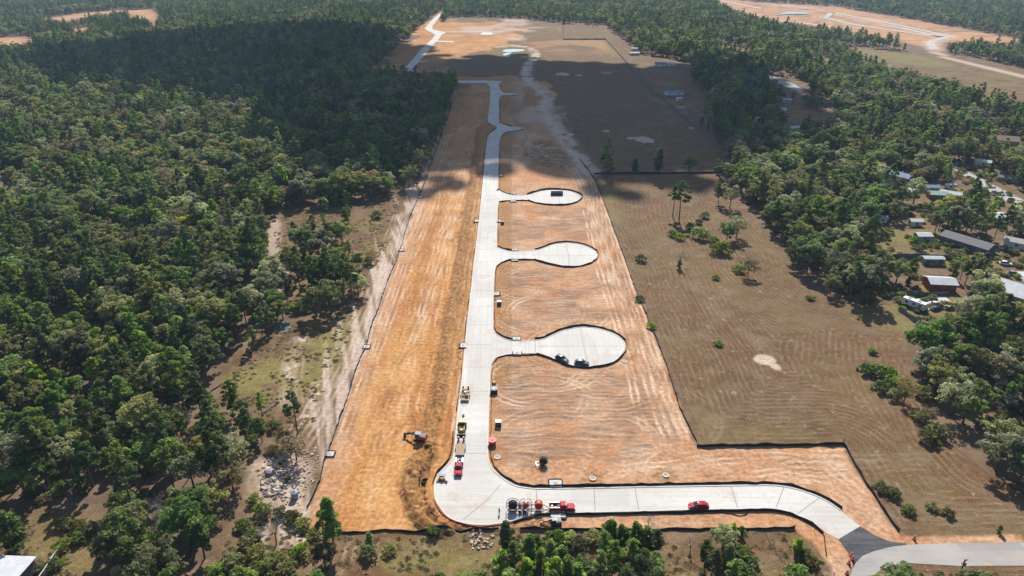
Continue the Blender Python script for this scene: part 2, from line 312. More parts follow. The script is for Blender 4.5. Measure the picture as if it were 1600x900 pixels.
sand = np.maximum(sand, ss(-sd_line(P, smooth(GP([(1050,425),(1100,470),(1150,520),(1200,560)])), 20)+wob*0.8, -2.0, -0.4)*ss(n2, 0.5, 0.7)*0.0)
sand = np.maximum(sand, ss(-sd_line(P, GP([(1455,79),(1480,90),(1530,103),(1620,126)]), 30), -4.5, -2.5))
for pl in ([(1300,20),(1380,35),(1480,56)], [(1280,27),(1350,42)], [(1215,32),(1300,42)], [(1390,40),(1470,58)], [(1490,56),(1455,66),(1460,78)], [(1190,5),(1290,16)]):
    sand = np.maximum(sand, ss(-sd_line(P, GP(pl), 40), -10, -6)*0.9)
yardg = np.zeros(len(P))
for c in RESYARD[2:]: yardg = np.maximum(yardg, ss(sd_poly(P, GP(c), 60)+wob*3, -22, 2))
damp = np.maximum(ss(sd_poly(P, GP([(764,88),(772,76),(795,72),(828,74),(834,86),(812,94),(780,95)]), 40)+wob*2, -8, 8), ss(-sd_line(P, smooth(GP([(672,108),(700,102),(735,97),(775,91)])), 30)+wob, -9, -4)*0.8)
for (a, b, r) in [(862,248,13),(838,238,9),(850,225,6),(880,255,7),(868,122,10)]:
    g = G(a, b); damp = np.maximum(damp, ss(r-np.hypot(px_-g.x, (py_-g.y)*0.6)+wob*r*0.3, -3, 3)*ss(n2, 0.3, 0.55)*0.8)
sand *= 1-damp; soil *= 1-0.9*damp
green = ss(fbm(px_, py_, 14, 3, 77), 0.5, 0.68)*dry*np.where(np.maximum(sd_up, sd_p) > 0, 0.15, 0.4)
green = np.maximum(green, yardg*0.75*ss(n1, 0.35, 0.6)); dry = np.maximum(dry, yardg*0.9)
gl = [([(420,560),(500,520),(560,500),(540,560),(500,620),(430,620),(370,620),(350,590)], 0.9), ([(560,862),(640,850),(760,850),(760,900),(600,900)], 0.75), ([(930,280),(960,290),(965,345),(950,340)], 0.7), ([(945,62),(960,70),(985,100),(940,78),(900,70),(880,62)], 0.5), ([(1330,74),(1400,82),(1460,92),(1500,104),(1440,104),(1370,90)], 0.7), ([(90,870),(140,870),(140,910),(80,910)], 0.8), ([(1090,690),(1090,640),(1180,660),(1300,690)], 0.3), ([(1218,125),(1240,128),(1260,146),(1240,142)], 0.9), ([(1005,150),(1090,160),(1080,168),(1030,164)], 0.8), ([(1020,125),(1060,128),(1060,136),(1030,136)], 0.7), ([(1400,478),(1445,482),(1440,505),(1415,492)], 0.9), ([(1425,338),(1447,340),(1447,354),(1425,354)], 0.9), ([(1480,385),(1585,390),(1585,402),(1490,404)], 0.7)]
for c, a in gl: green = np.maximum(green, a*ss(sd_poly(P, GP(c), 30)+wob*1.3, -3, 4)*ss(n2*0.6+n1*0.6, 0.2, 0.6))
# left of the main road the subsoil is saturated orange, right of it and along the lower leg paler
main_c = G(739, 600); pale = ss(px_-(-7.0+0*py_), -3, 8)*0.75
pale = np.maximum(pale, ss(-dl+wob*1.5, -9, -2)*0.65); pale = np.maximum(pale, ss(py_, 330, 420)*0.35)*(1-0.5*ss(py_, 420, 620))
pale = np.where(soil > 0, pale, 0); green = np.maximum(green, damp*0.25); dry = np.maximum(dry, damp)
rows = np.zeros(len(P))
for c in ([(776,560),(860,575),(960,585),(1000,580),(1040,650),(1060,690),(1000,725),(800,735),(772,700)], [(780,420),(880,425),(960,420),(990,500),(985,520),(930,500),(860,505),(790,518),(777,500)], [(782,325),(880,328),(930,325),(945,370),(940,380),(880,372),(800,380),(780,375)]):
    rows = np.maximum(rows, ss(sd_poly(P, GP(c), 20)+wob*2, -3, 4))
rows *= ss(n3*0.5+n1*0.6, 0.34, 0.52)
# tyre tracks, stamped as shallow ruts
trk = np.zeros((ny, nx)); trkd = np.zeros((ny, nx)); N_T = [0]
def stamp(line, val, gauge=1.9, wd=0.38):
    line = np.asarray(line); seg = np.hypot(*np.diff(line, axis=0).T); s = np.concatenate([[0], np.cumsum(seg)])
    if s[-1] < 1: return
    N_T[0] += 1; q = np.arange(0, s[-1], 0.22); p = np.column_stack([np.interp(q, s, line[:, 0]), np.interp(q, s, line[:, 1])])
    d = np.gradient(p, axis=0); L = np.hypot(*d.T)+1e-9; nrm = np.column_stack([-d[:, 1], d[:, 0]])/L[:, None]
    fade = np.clip(np.minimum(q, s[-1]-q)/4.0, 0, 1)*(0.55+0.45*np.sin(q*0.31+val*40))
    for k in (-gauge/2, gauge/2):
        for o in np.linspace(-wd/2, wd/2, 2):
            c = p+nrm*(k+o); ix = np.searchsorted(xs, c[:, 0]); iy = np.searchsorted(ys, c[:, 1])
            ok = (ix > 0) & (ix < nx) & (iy > 0) & (iy < ny); np.maximum.at(trkd if N_T[0] % 3 == 0 else trk, (iy[ok], ix[ok]), (val*fade)[ok])
def wavy(a, b, amp, n=9, jit=0.0):
    a, b = np.array(a), np.array(b); t = np.linspace(0, 1, n)[:, None]; d = b-a; nm = np.array([-d[1], d[0]])/(np.hypot(*d)+1e-9)
    off = np.cumsum(rng.normal(0, amp, n)); off -= np.linspace(off[0], off[-1], n)*1.0
    return smooth(a+d*t+nm*(off[:, None]+jit))
eR = smooth(GP([(1088,690),(1063,640),(1041,570),(1016,507),(992,448),(958,355),(930,283),(905,248)]), 3)
for k in range(26):
    o = -1.5-abs(rng.normal(0, 5.5)); a, b = sorted(rng.uniform(0, 1, 2)); i0, i1 = int(a*(len(eR)-3)), min(len(eR)-1, int(b*(len(eR)-1))+4)
    l = eR[i0:i1].copy(); l[:, 0] += o+np.cumsum(rng.normal(0, 0.25, len(l))); stamp(smooth(l), rng.uniform(0.5, 1))
for k in range(46):                      # lengthwise passes on the wide left strip
    xa = rng.uniform(-46, -12); y0, y1 = sorted(rng.uniform(120, 520, 2)); stamp(wavy((xa*(1+0.0004*y0), y0), (xa+rng.normal(0, 3), max(y1, y0+30)), 0.8), rng.uniform(0.3, 0.85))
for k in range(26):                      # cross-wise scrapes
    yy = rng.uniform(125, 420); xa = rng.uniform(-42, -22); stamp(wavy((xa, yy), (xa+rng.uniform(8, 20), yy+rng.normal(0, 2)), 0.4), rng.uniform(0.2, 0.6))
for k in range(60):                      # arcs and wanderings over the lots right of the road
    cx, cy_ = rng.uniform(0, 40), rng.uniform(140, 340); r = rng.uniform(5, 22); a0 = rng.uniform(0, 6.28); a1 = a0+rng.uniform(0.7, 2.6)
    t = np.linspace(a0, a1, 14); stamp(np.column_stack([cx+r*np.cos(t)*1.1, cy_+r*np.sin(t)]), rng.uniform(0.3, 0.9))
for k in range(22):
    a = G(rng.uniform(790, 1330), rng.uniform(705, 752)); stamp(wavy(a[:2], (a.x+rng.uniform(12, 40), a.y+rng.normal(0, 3)), 0.6), rng.uniform(0.4, 0.95))
for k in range(14):
    a = G(rng.uniform(1180, 1330), rng.uniform(705, 770)); b = G(rng.uniform(1360, 1400), rng.uniform(800, 840)); stamp(wavy(a[:2], b[:2], 0.6), rng.uniform(0.3, 0.7))
for k in range(7):
    a = G(872+k*17, 580+abs(k-3)*-1.5); t = np.linspace(0.2, 2.6+0.2*(k % 3), 12); r_ = 3.0+1.3*(k % 3); stamp(np.column_stack([a.x+r_*np.cos(t), a.y-4-0.8*r_*np.sin(t)]), 0.55, 1.7, 0.3)
HL = smooth(GP(HAUL))
for k in range(12): l = HL.copy(); l[:, 0] += rng.normal(0, 4.5)+np.cumsum(rng.normal(0, 0.15, len(l))); stamp(l, rng.uniform(0.4, 1))
for k in range(14):
    a = G(rng.uniform(790, 870), rng.uniform(180, 270)); stamp(wavy(a[:2], (a.x+rng.normal(0, 10), a.y+rng.uniform(20, 80)), 1.2), rng.uniform(0.3, 0.8))
for k in range(6): l = smooth(GP([(470,525),(458,560),(452,600),(455,640)])); l[:, 0] += rng.normal(0, 1.5); stamp(l, rng.uniform(0.5, 0.9))
for k in range(7):
    l = smooth(GP([(640,330),(610,420),(575,520),(530,610),(490,680),(440,745)])); l[:, 0] += rng.normal(-3, 3)+np.cumsum(rng.normal(0, 0.3, len(l))); stamp(l, rng.uniform(0.5, 1))
for k in range(5):
    l = smooth(GP([(1045,400),(1080,450),(1130,500),(1200,555)])); l[:, 0] += rng.normal(0, 2.5); stamp(l, rng.uniform(0.3, 0.6))
for pl in ([(560,905),(590,860),(600,838)], [(540,900),(545,860),(560,840)], [(640,842),(655,838),(680,865)]): stamp(smooth(GP(pl)), 0.9)
okt = np.where(soil+dry+sand > 0.2, 1, 0)*np.where((np.maximum(sd_p, sd_up) > 0) & (sand < 0.3), 0.3, 1); trk = trk.ravel()*okt; trkd = trkd.ravel()*okt
# windrow beside the road, spoil heap and open trench at the lower end
ridge = smooth(GP([(749,200),(747,225),(741,270),(731,330),(720,395),(712,450),(705,490),(699,520),(692,570),(684,615),(676,655),(668,690)]))
d_r = sd_line(P, ridge, 12)
spoil = smooth(GP([(672,706),(655,722),(645,742),(643,758),(648,778),(657,797),(672,815),(700,826)])); d_s = sd_line(P, spoil, 14)
spoil2 = smooth(GP([(682,800),(700,813),(730,824),(775,826)])); d_s2 = sd_line(P, spoil2, 14)
spoil3 = smooth(GP([(806,818),(830,819),(855,819)])); d_s3 = sd_line(P, spoil3, 10)
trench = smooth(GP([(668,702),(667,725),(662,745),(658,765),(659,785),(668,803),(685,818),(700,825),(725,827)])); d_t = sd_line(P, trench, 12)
rcl = np.interp(py_, ridge[::-1, 1], ridge[::-1, 0]); redband = ss(px_, rcl, rcl+1.5)*(sd_site > 0)*(sd_road < -0.5)*(px_ < 0)*(py_ > 172)*(py_ < 520)*(0.30+0.3*n1)
farmix = ss(fbm(px_, py_*0.6, 45, 4, 171), 0.4, 0.65)*ss(py_, 480, 620)*0.55+0.12*ss(py_, 480, 620)
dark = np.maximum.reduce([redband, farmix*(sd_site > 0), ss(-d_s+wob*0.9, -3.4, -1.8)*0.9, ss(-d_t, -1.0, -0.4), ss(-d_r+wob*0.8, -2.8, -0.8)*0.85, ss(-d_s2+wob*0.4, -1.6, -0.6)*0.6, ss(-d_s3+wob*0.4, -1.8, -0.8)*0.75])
for (a, b, r) in [(926,748,3.2),(1040,743,3.2),(870,303,2),(776,560,1),(980,560,2.2),(778,465,3),(715,417,2.5),(720,470,2)]:
    g = G(a, b); dark = np.maximum(dark, ss(r-np.hypot(px_-g.x, py_-g.y)+wob*0.5, -0.8, 1.0)*0.6)
z = (n1-0.5)*0.25+(n2-0.5)*0.14*soil
z += soil*(vnoise(px_/0.9, py_/0.9, 5)-0.5)*0.10
z -= np.maximum(trk, trkd)*0.11
z += soil*(1-pale)*np.sin(py_*2*math.pi/1.9+n1*9)*0.035*ss(n1, 0.5, 0.7)
z += 0.75*np.exp(-(d_r/1.1)**2)-0.55*np.exp(-((d_r-2.6)/1.1)**2)*(soil > 0.5)*(d_r < 8)
z += (1.15*ss(-d_s+wob*0.5, -3.0, -0.6)*(0.5+1.0*vnoise(px_/1.6, py_/1.6, 9)))-1.1*ss(-d_t, -0.9, -0.45)
z += 0.7*ss(-d_s2+wob*0.3, -1.6, -0.3)*(0.5+vnoise(px_/1.1, py_/1.1, 19))+0.6*ss(-d_s3+wob*0.3, -1.8, -0.4)*(0.4+vnoise(px_/1.1, py_/1.1, 39))
z += dry*(1-soil)*(vnoise(px_/1.3, py_/1.3, 61)-0.5)*0.16
z += (1-soil)*(1-dry)*(n3-0.5)*1.5*ss(np.hypot(px_, py_-300), 150, 400)
z *= 1-ss(sd_road, -2.2, -0.5)*0.96
dark = np.maximum(dark, damp*0.5)
z -= 0.14*ss(sd_road, 0.25, 0.8)
phase = np.where(sd_p > -30, sd_p, sd_up)+13*(n3-0.5)+n1*3
def grid_mesh(name, xs_, ys_, zz):
    nx_, ny_ = len(xs_), len(ys_); me = bpy.data.meshes.new(name)
    XX, YY = np.meshgrid(xs_, ys_); co = np.column_stack([XX.ravel(), YY.ravel(), zz]).astype(np.float32)
    i = (np.arange(ny_-1)[:, None]*nx_+np.arange(nx_-1)[None, :]).ravel()
    q = np.column_stack([i, i+1, i+1+nx_, i+nx_]).astype(np.int32)
    me.vertices.add(len(co)); me.vertices.foreach_set('co', co.ravel()); me.loops.add(q.size); me.loops.foreach_set('vertex_index', q.ravel())
    me.polygons.add(len(q)); me.polygons.foreach_set('loop_start', np.arange(0, q.size, 4, dtype=np.int32)); me.polygons.foreach_set('loop_total', np.full(len(q), 4, np.int32))
    me.update(calc_edges=True); me.polygons.foreach_set('use_smooth', np.ones(len(q), bool)); return me
gme = grid_mesh('ground', xs, ys, z)
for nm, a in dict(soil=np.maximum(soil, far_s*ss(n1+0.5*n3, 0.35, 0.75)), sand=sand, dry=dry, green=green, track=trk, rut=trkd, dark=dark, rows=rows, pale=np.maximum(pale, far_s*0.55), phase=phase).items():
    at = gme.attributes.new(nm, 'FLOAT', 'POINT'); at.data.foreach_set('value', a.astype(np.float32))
def ground_material():
    t = NT('ground'); p = t.pos(); A = {k: t.attr(k) for k in ('soil', 'sand', 'dry', 'green', 'track', 'rut', 'dark', 'rows', 'pale', 'phase')}
    sp = t.n('ShaderNodeSeparateXYZ', {0: p}); x, y = sp.outputs[0], sp.outputs[1]
    big, mid, sm, fine = t.noise(p, 0.02, 4), t.noise(p, 0.14, 4), t.noise(p, 0.9, 4), t.noise(p, 4.0, 3)
    wv = t.n('ShaderNodeTexNoise', {'Vector': p, 'Scale': 0.06, 'Detail': 2}).outputs['Color']; pw = t.n('ShaderNodeVectorMath', {0: wv, 1: (9.0, 9.0, 0.0), 2: p}, operation='MULTIPLY_ADD').outputs[0]
    longs = t.noise(t.scaled(pw, 0.5, 0.045), 1.0, 5, 0.62); longf = t.noise(t.scaled(pw, 2.2, 0.11), 1.0, 3, 0.6); cross = t.noise(t.scaled(pw, 0.09, 0.75), 1.0, 5, 0.65)
    # orange subsoil
    c = t.mix(t.ramp(mid, 0.35, 0.68), (0.43, 0.175, 0.052), (0.55, 0.265, 0.092))
    c = t.mix(t.ramp(longs, 0.5, 0.66, 0, 0.85), c, (0.31, 0.125, 0.04)); c = t.mix(t.ramp(longf, 0.5, 0.7, 0, 0.45), c, (0.33, 0.145, 0.05)); c = t.mix(t.ramp(longf, 0.46, 0.32, 0, 0.45), c, (0.66, 0.43, 0.22))
    c = t.mix(t.ramp(cross, 0.54, 0.7, 0, 0.35), c, (0.62, 0.40, 0.20)); c = t.mix(t.ramp(longs, 0.46, 0.3, 0, 0.7), c, (0.64, 0.44, 0.25))
    c = t.mix(t.ramp(big, 0.45, 0.62, 0, 0.5), c, (0.62, 0.31, 0.098)); c = t.mix(t.ramp(t.noise(t.scaled(pw, 0.05, 0.02), 1.0, 5, 0.65), 0.5, 0.64, 0, 0.75), c, (0.67, 0.38, 0.15))
    b = t.mix(t.ramp(mid, 0.35, 0.65), (0.46, 0.225, 0.115), (0.57, 0.355, 0.225))
    b = t.mix(t.ramp(cross, 0.5, 0.68, 0, 0.55), b, (0.33, 0.20, 0.135)); b = t.mix(t.ramp(t.noise(pw, 0.09, 5), 0.46, 0.66, 0, 0.75), b, (0.61, 0.44, 0.31)); b = t.mix(t.ramp(longf, 0.54, 0.7, 0, 0.3), b, (0.34, 0.19, 0.11))
    b = t.mix(t.ramp(big, 0.5, 0.62, 0, 0.6), b, (0.50, 0.22, 0.10))
    b = t.mix(t.ramp(longs, 0.52, 0.75, 0, 0.5), b, (0.66, 0.5, 0.37))
    c = t.mix(A['pale'], c, b)
    rw = t.math('SINE', t.math('ADD', t.math('MULTIPLY', y, 2*math.pi/1.7), t.math('MULTIPLY', mid, 9.0)))
    rf = t.math('MULTIPLY', t.ramp(rw, 0.1, 0.8), t.ramp(sm, 0.42, 0.62)); rf = t.math('MULTIPLY', rf, t.ramp(cross, 0.35, 0.6, 0.35, 1.0))
    c = t.mix(t.math('MULTIPLY', t.math('MULTIPLY', t.ramp(cross, 0.42, 0.6), t.ramp(sm, 0.3, 0.6)), t.math('MULTIPLY', A['rows'], 0.95)), c, (0.18, 0.145, 0.12)); c = t.mix(t.math('MULTIPLY', t.math('MULTIPLY', rf, A['rows']), 0.9), c, (0.12, 0.095, 0.075))
    c = t.mix(t.math('MULTIPLY', A['track'], 0.95), c, (0.72, 0.52, 0.36)); c = t.mix(t.math('MULTIPLY', A['rut'], 0.8), c, (0.27, 0.14, 0.07))
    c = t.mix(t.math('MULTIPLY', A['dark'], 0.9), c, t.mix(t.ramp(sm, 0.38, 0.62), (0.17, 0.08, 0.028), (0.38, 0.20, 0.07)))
    soil_c = t.mul(c, t.mix(t.ramp(sm, 0.3, 0.7), (0.62, 0.59, 0.56), (1.15, 1.15, 1.15)))
    # dry pasture with mown swaths
    d = t.mix(t.ramp(big, 0.42, 0.62), (0.145, 0.070, 0.028), (0.112, 0.060, 0.022)); d = t.mix(t.ramp(mid, 0.4, 0.7), d, (0.18, 0.115, 0.06)); d = t.mix(t.ramp(t.noise(t.scaled(p, 0.9, 0.35), 1.0, 4, 0.65), 0.48, 0.66, 0, 0.7), d, (0.085, 0.055, 0.026))
    mw = t.math('SINE', t.math('ADD', t.math('MULTIPLY', A['phase'], 2*math.pi/2.0), t.math('MULTIPLY', sm, 1.6)))
    mf = t.math('MULTIPLY', t.ramp(mw, 0.1, 1.0), t.ramp(t.noise(p, 0.13, 5, 0.75), 0.38, 0.6, 0.15, 1.0))
    d = t.mix(t.math('MULTIPLY', mf, 0.45), d, (0.32, 0.215, 0.135)); d = t.mix(t.ramp(t.noise(pw, 0.045, 5, 0.7), 0.52, 0.66, 0, 0.55), d, (0.21, 0.15, 0.105)); d = t.mix(t.ramp(t.noise(p, 0.3, 4, 0.7), 0.6, 0.7, 0, 0.8), d, (0.38, 0.29, 0.21))
    d = t.mix(t.ramp(fine, 0.55, 0.70, 0, 0.7), d, (0.36, 0.26, 0.165)); d = t.mix(t.ramp(fine, 0.45, 0.32, 0, 0.8), d, (0.055, 0.036, 0.018))
    gr = t.mix(t.ramp(sm, 0.35, 0.65), (0.115, 0.11, 0.026), (0.235, 0.20, 0.058)); gr = t.mix(t.ramp(fine, 0.48, 0.66), gr, (0.34, 0.27, 0.11)); gr = t.mix(t.ramp(mid, 0.54, 0.68, 0, 0.5), gr, (0.15, 0.105, 0.042))
    d = t.mix(A['green'], d, gr)
    d = t.mix(t.math('MULTIPLY', A['track'], 0.7), d, (0.46, 0.33, 0.235)); d = t.mix(t.math('MULTIPLY', A['rut'], 0.5), d, (0.40, 0.28, 0.19))
    fl = t.mix(t.ramp(mid, 0.35, 0.7), (0.10, 0.065, 0.04), (0.22, 0.15, 0.10)); fl = t.mix(t.ramp(fine, 0.5, 0.68, 0, 0.7), fl, (0.28, 0.19, 0.12))
    g = t.mix(A['dry'], fl, d)
    g = t.mix(A['soil'], g, soil_c)
    s = t.mix(t.ramp(sm, 0.35, 0.65), (0.40, 0.27, 0.19), (0.62, 0.50, 0.42)); s = t.mix(t.ramp(fine, 0.5, 0.7, 0, 0.5), s, (0.42, 0.31, 0.23)); s = t.mix(t.math('MULTIPLY', A['track'], 0.4), s, (0.72, 0.62, 0.55))
    g = t.mix(A['sand'], g, s)
    h = t.math('ADD', t.math('MULTIPLY', sm, 0.5), t.math('MULTIPLY', fine, 0.35)); h = t.math('ADD', h, t.math('MULTIPLY', longs, 0.3)); h = t.math('ADD', h, t.math('MULTIPLY', t.math('MULTIPLY', mf, A['dry']), 0.4))
    return t.finish(g, 0.95, 0, 0.15, bump=h, bstr=0.75, bdist=0.28)
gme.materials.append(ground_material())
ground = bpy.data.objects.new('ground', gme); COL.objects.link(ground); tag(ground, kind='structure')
def ground_z(x, y):
    i = min(max(np.searchsorted(xs, x)-1, 0), nx-2); j = min(max(np.searchsorted(ys, y)-1, 0), ny-2)
    return float(z.reshape(ny, nx)[j:j+2, i:i+2].mean())

# ------------------------------------------------------------------ roads
def sheet(name, poly, zt, m, thick=0.0):
    pts = [Vector((a, b, 0)) for a, b in poly]; tri = tessellate_polygon([pts]); n = len(pts)
    vs = [(p.x, p.y, zt) for p in pts]; fs = [tuple(t) for t in tri]
    if thick: vs += [(p.x, p.y, zt-thick) for p in pts]; fs += [(i, (i+1) % n, n+(i+1) % n, n+i) for i in range(n)]
    b = MB(); b.add(vs, fs); o = b.build(name, m); return tag(o, kind='structure')
def road_material(name, c0, c1, stain, worn=0.0):
    t = NT(name); p = t.pos(); a, b = t.noise(p, 0.06, 4), t.noise(p, 0.8, 4); sp = t.n('ShaderNodeSeparateXYZ', {0: p}); x, y = sp.outputs[0], sp.outputs[1]
    low = t.math('LESS_THAN', y, 168.0)          # the lower leg runs along x, the rest along y
    fy, fx = t.noise(t.scaled(p, 1.3, 0.035), 1.0, 4), t.noise(t.scaled(p, 0.035, 1.3), 1.0, 4); f = t.math('ADD', t.math('MULTIPLY', fx, low), t.math('MULTIPLY', fy, t.math('SUBTRACT', 1.0, low)))
    slab = t.n('ShaderNodeTexWhiteNoise', {'Vector': t.n('ShaderNodeVectorMath', {0: t.scaled(p, 1/14.0, 1/13.5)}, operation='FLOOR').outputs[0]}).outputs['Value']
    c = t.mix(t.ramp(a, 0.35, 0.65), c0, c1); c = t.mix(t.ramp(b, 0.5, 0.72, 0, 0.4), c, stain); c = t.mix(t.ramp(f, 0.48, 0.68, 0, 0.55), c, stain)
    c = t.mix(t.math('MULTIPLY', t.ramp(slab, 0.35, 1.0), 0.35*worn), c, tuple(v*0.72 for v in c0))
    mud = t.math('MULTIPLY', t.ramp(t.noise(p, 0.11, 5, 0.7), 0.56, 0.74), 0.7*worn); c = t.mix(mud, c, (0.50, 0.36, 0.245))
    c = t.mix(t.math('MULTIPLY', t.ramp(t.noise(p, 1.7, 3), 0.64, 0.72), 0.5*worn), c, tuple(v*0.6 for v in c0))
    return t.finish(c, 0.85, 0, 0.2, bump=t.noise(p, 6, 3), bstr=0.15, bdist=0.02)
CONC = road_material('pale_concrete', (0.57, 0.54, 0.495), (0.64, 0.61, 0.565), (0.46, 0.41, 0.34), 1.3)
sheet('road', smooth(np.vstack([W['road'], W['road'][:1]]), 3)[:-1] if False else W['road'], 0.05, CONC, 0.25)
sheet('far_road', W['road2'], 0.34, CONC, 0.12)
sheet('asphalt_road', W['apron'], 0.04, road_material('new_asphalt', (0.055, 0.055, 0.062), (0.085, 0.085, 0.092), (0.15, 0.145, 0.14)), 0.2)
sheet('country_road', W['croad'], 0.045, road_material('old_asphalt', (0.30, 0.29, 0.285), (0.40, 0.385, 0.365), (0.47, 0.37, 0.27), 1.3), 0.2)
for nm, pl in (('street', [(1180,108),(1205,118),(1222,124),(1240,131),(1256,141),(1250,145),(1232,137),(1212,129),(1175,112)]), ('street', [(1490,258),(1515,270),(1550,288),(1610,318),(1610,336),(1548,301),(1508,276),(1486,262)])):
    sheet(nm, GP(pl), 0.09, road_material('street_asphalt', (0.33, 0.33, 0.34), (0.40, 0.40, 0.40), (0.45, 0.42, 0.38)), 0.2)
def ribbon(b, line, wd, zt, h=0.0):
    line = np.asarray(line); d = np.gradient(line, axis=0); L = np.hypot(*d.T)+1e-9; nm = np.column_stack([-d[:, 1], d[:, 0]])/L[:, None]
    n = len(line); l, r = line+nm*wd/2, line-nm*wd/2
    vs = [(*q, zt) for q in l]+[(*q, zt) for q in r]; fs = [(i, i+1, n+i+1, n+i) for i in range(n-1)]
    if h: vs += [(*q, zt-h) for q in l]+[(*q, zt-h) for q in r]; fs += [(i, i+1, 2*n+i+1, 2*n+i) for i in range(n-1)]+[(n+i, n+i+1, 3*n+i+1, 3*n+i) for i in range(n-1)]
    b.add(vs, fs)
T2 = MB(); ribbon(T2, smooth(GP([(690,50.3),(720,50.2),(752,50.2),(785,50.2)])), 9, 0.30, 0.1); T2.add([(*GP([q])[0], 0.36) for q in ((754,50.8),(768,50.8),(771,54.6),(759,55.4),(750,54.6))], [(0, 1, 2, 3, 4)])
tag(T2.build('far_road', CONC), kind='structure')
KERB = road_material('kerb_concrete', (0.60, 0.57, 0.53), (0.66, 0.63, 0.59), (0.48, 0.43, 0.36))
kb = MB()
for e in (GP(ROAD_R[1:-1]), GP(ROAD_L[6:-2])): ribbon(kb, smooth(e, 3), 0.32, 0.17, 0.3)
tag(kb.build('kerb', KERB), kind='structure')
jb = MB(); JC = mat('joint_sealant', (0.26, 0.245, 0.23), 0.9)
ml, mr = GP(ROAD_L[7:17]), GP([(780,225),(771,450),(764,625),(762.5,675)])
for yv in np.arange(168, 470, 13.5):
    xl = np.interp(yv, ml[::-1, 1], ml[::-1, 0]); xr = np.interp(yv, mr[::-1, 1], mr[::-1, 0]); ribbon(jb, [(xl+.3, yv), (xr-.3, yv)], 0.17, 0.056)
for l in ([(724,812),(762,781),(782,757)], [(906,513),(912,541),(918,571)], [(840,541),(975,541)], [(836,533),(837,552)], [(885,380.5),(888,398),(889,415.5)], [(830,399),(930,399)], [(873,309),(874,319)], [(992,762),(998,799)], [(1142,760),(1153,795)], [(838,765),(839,801)], [(763,709),(712,708)], [(928,763.5),(930,800)], [(1225,761),(1212,795)], [(1280,778),(1245,804)]):
    ribbon(jb, GP(l), 0.17, 0.057)
tag(jb.build('road_joint_lines', JC), kind='structure')
fr = MB()
for pl in ([(1300,20),(1380,35),(1480,56)], [(1280,27),(1350,42)], [(1215,32),(1300,42)], [(1390,40),(1470,58)], [(1490,56),(1455,66),(1460,78)], [(1190,5),(1290,16)], [(1120,0),(1190,14)], [(1300,20),(1290,28)], [(1350,42),(1470,58)]): ribbon(fr, smooth(GP(pl)), 11, 0.5, 0.7)
tag(fr.build('far_subdivision_road', road_material('dusty_concrete', (0.46, 0.40, 0.34), (0.52, 0.46, 0.40), (0.45, 0.33, 0.24), 1.0)), kind='structure')
# pools of the pond at the upper field and a puddle in the left clearing
def water(): t = NT('water'); p = t.pos(); return t.finish(t.mix(t.ramp(t.noise(p, 0.2, 3), .4, .6), (0.13, 0.30, 0.32), (0.2, 0.38, 0.40)), 0.3, 0, 0.4, bump=t.noise(p, 1.5, 3), bstr=0.08, bdist=0.05)
WAT = water()
sheet('pond_water', GP([(784,80),(790,77.5),(803,76.8),(818,77.5),(820,79.5),(808,81),(792,82)]), 0.25, WAT); sheet('pond_water', GP([(785,85),(792,82.8),(800,82.6),(796,86),(788,87)]), 0.25, WAT)
sheet('pond_water', GP([(1212,24),(1232,18.5),(1260,19.5),(1262,22.5),(1235,22.5)]), 0.8, WAT); PUD = NT('puddle_water'); PUD = PUD.finish(PUD.mix(PUD.ramp(PUD.noise(PUD.pos(), 0.5, 3), .4, .6), (0.10, 0.12, 0.12), (0.20, 0.215, 0.20)), 0.25, 0, 0.5)
sheet('puddle', smooth(GP([(432,508),(440,503),(452,504),(456,511),(448,519),(437,519),(430,514),(432,508)]), 3)[:-1], 0.14, PUD)
YC = road_material('yard_concrete', (0.50, 0.49, 0.48), (0.58, 0.57, 0.56), (0.36, 0.34, 0.32))
sheet('concrete_pad', GP([(1432,467),(1450,463),(1478,464),(1494,480),(1478,483),(1436,484)]), 0.12, YC); sheet('driveway', GP([(1543,378),(1552,380),(1566,388),(1556,390)]), 0.12, YC)
sheet('concrete_pad', GP([(1578,424),(1640,426),(1640,446),(1600,440)]), 0.12, YC)

# ------------------------------------------------------------------ trees: prototypes
def leaf_material(name, col, hue=0.025, trans=0.5):
    t = NT(name); tone = t.attr('tone'); rnd = t.n('ShaderNodeObjectInfo').outputs['Random']
    lo, hi = tuple(v*0.5 for v in col), tuple(min(1, v*1.5) for v in col)
    c = t.mix(tone, lo, hi)
    hs = t.n('ShaderNodeHueSaturation', {'Hue': t.ramp(rnd, 0, 1, 0.5-hue, 0.5+hue), 'Saturation': t.ramp(t.math('FRACT', t.math('MULTIPLY', rnd, 7.31)), 0, 1, 0.72, 1.12), 'Value': t.ramp(t.math('FRACT', t.math('MULTIPLY', rnd, 3.77)), 0, 1, 0.62, 1.4), 'Color': c})
    p = t.n('ShaderNodeBsdfPrincipled', {'Base Color': hs, 'Roughness': 0.55, 'Specular IOR Level': 0.18})
    tr = t.n('ShaderNodeBsdfTranslucent', {'Color': t.mul(hs.outputs[0], (1.25, 1.3, 0.7))})
    mx = t.n('ShaderNodeMixShader', {0: trans, 1: p, 2: tr}); t.t.links.new(mx.outputs[0], t.out.inputs[0]); return t.m
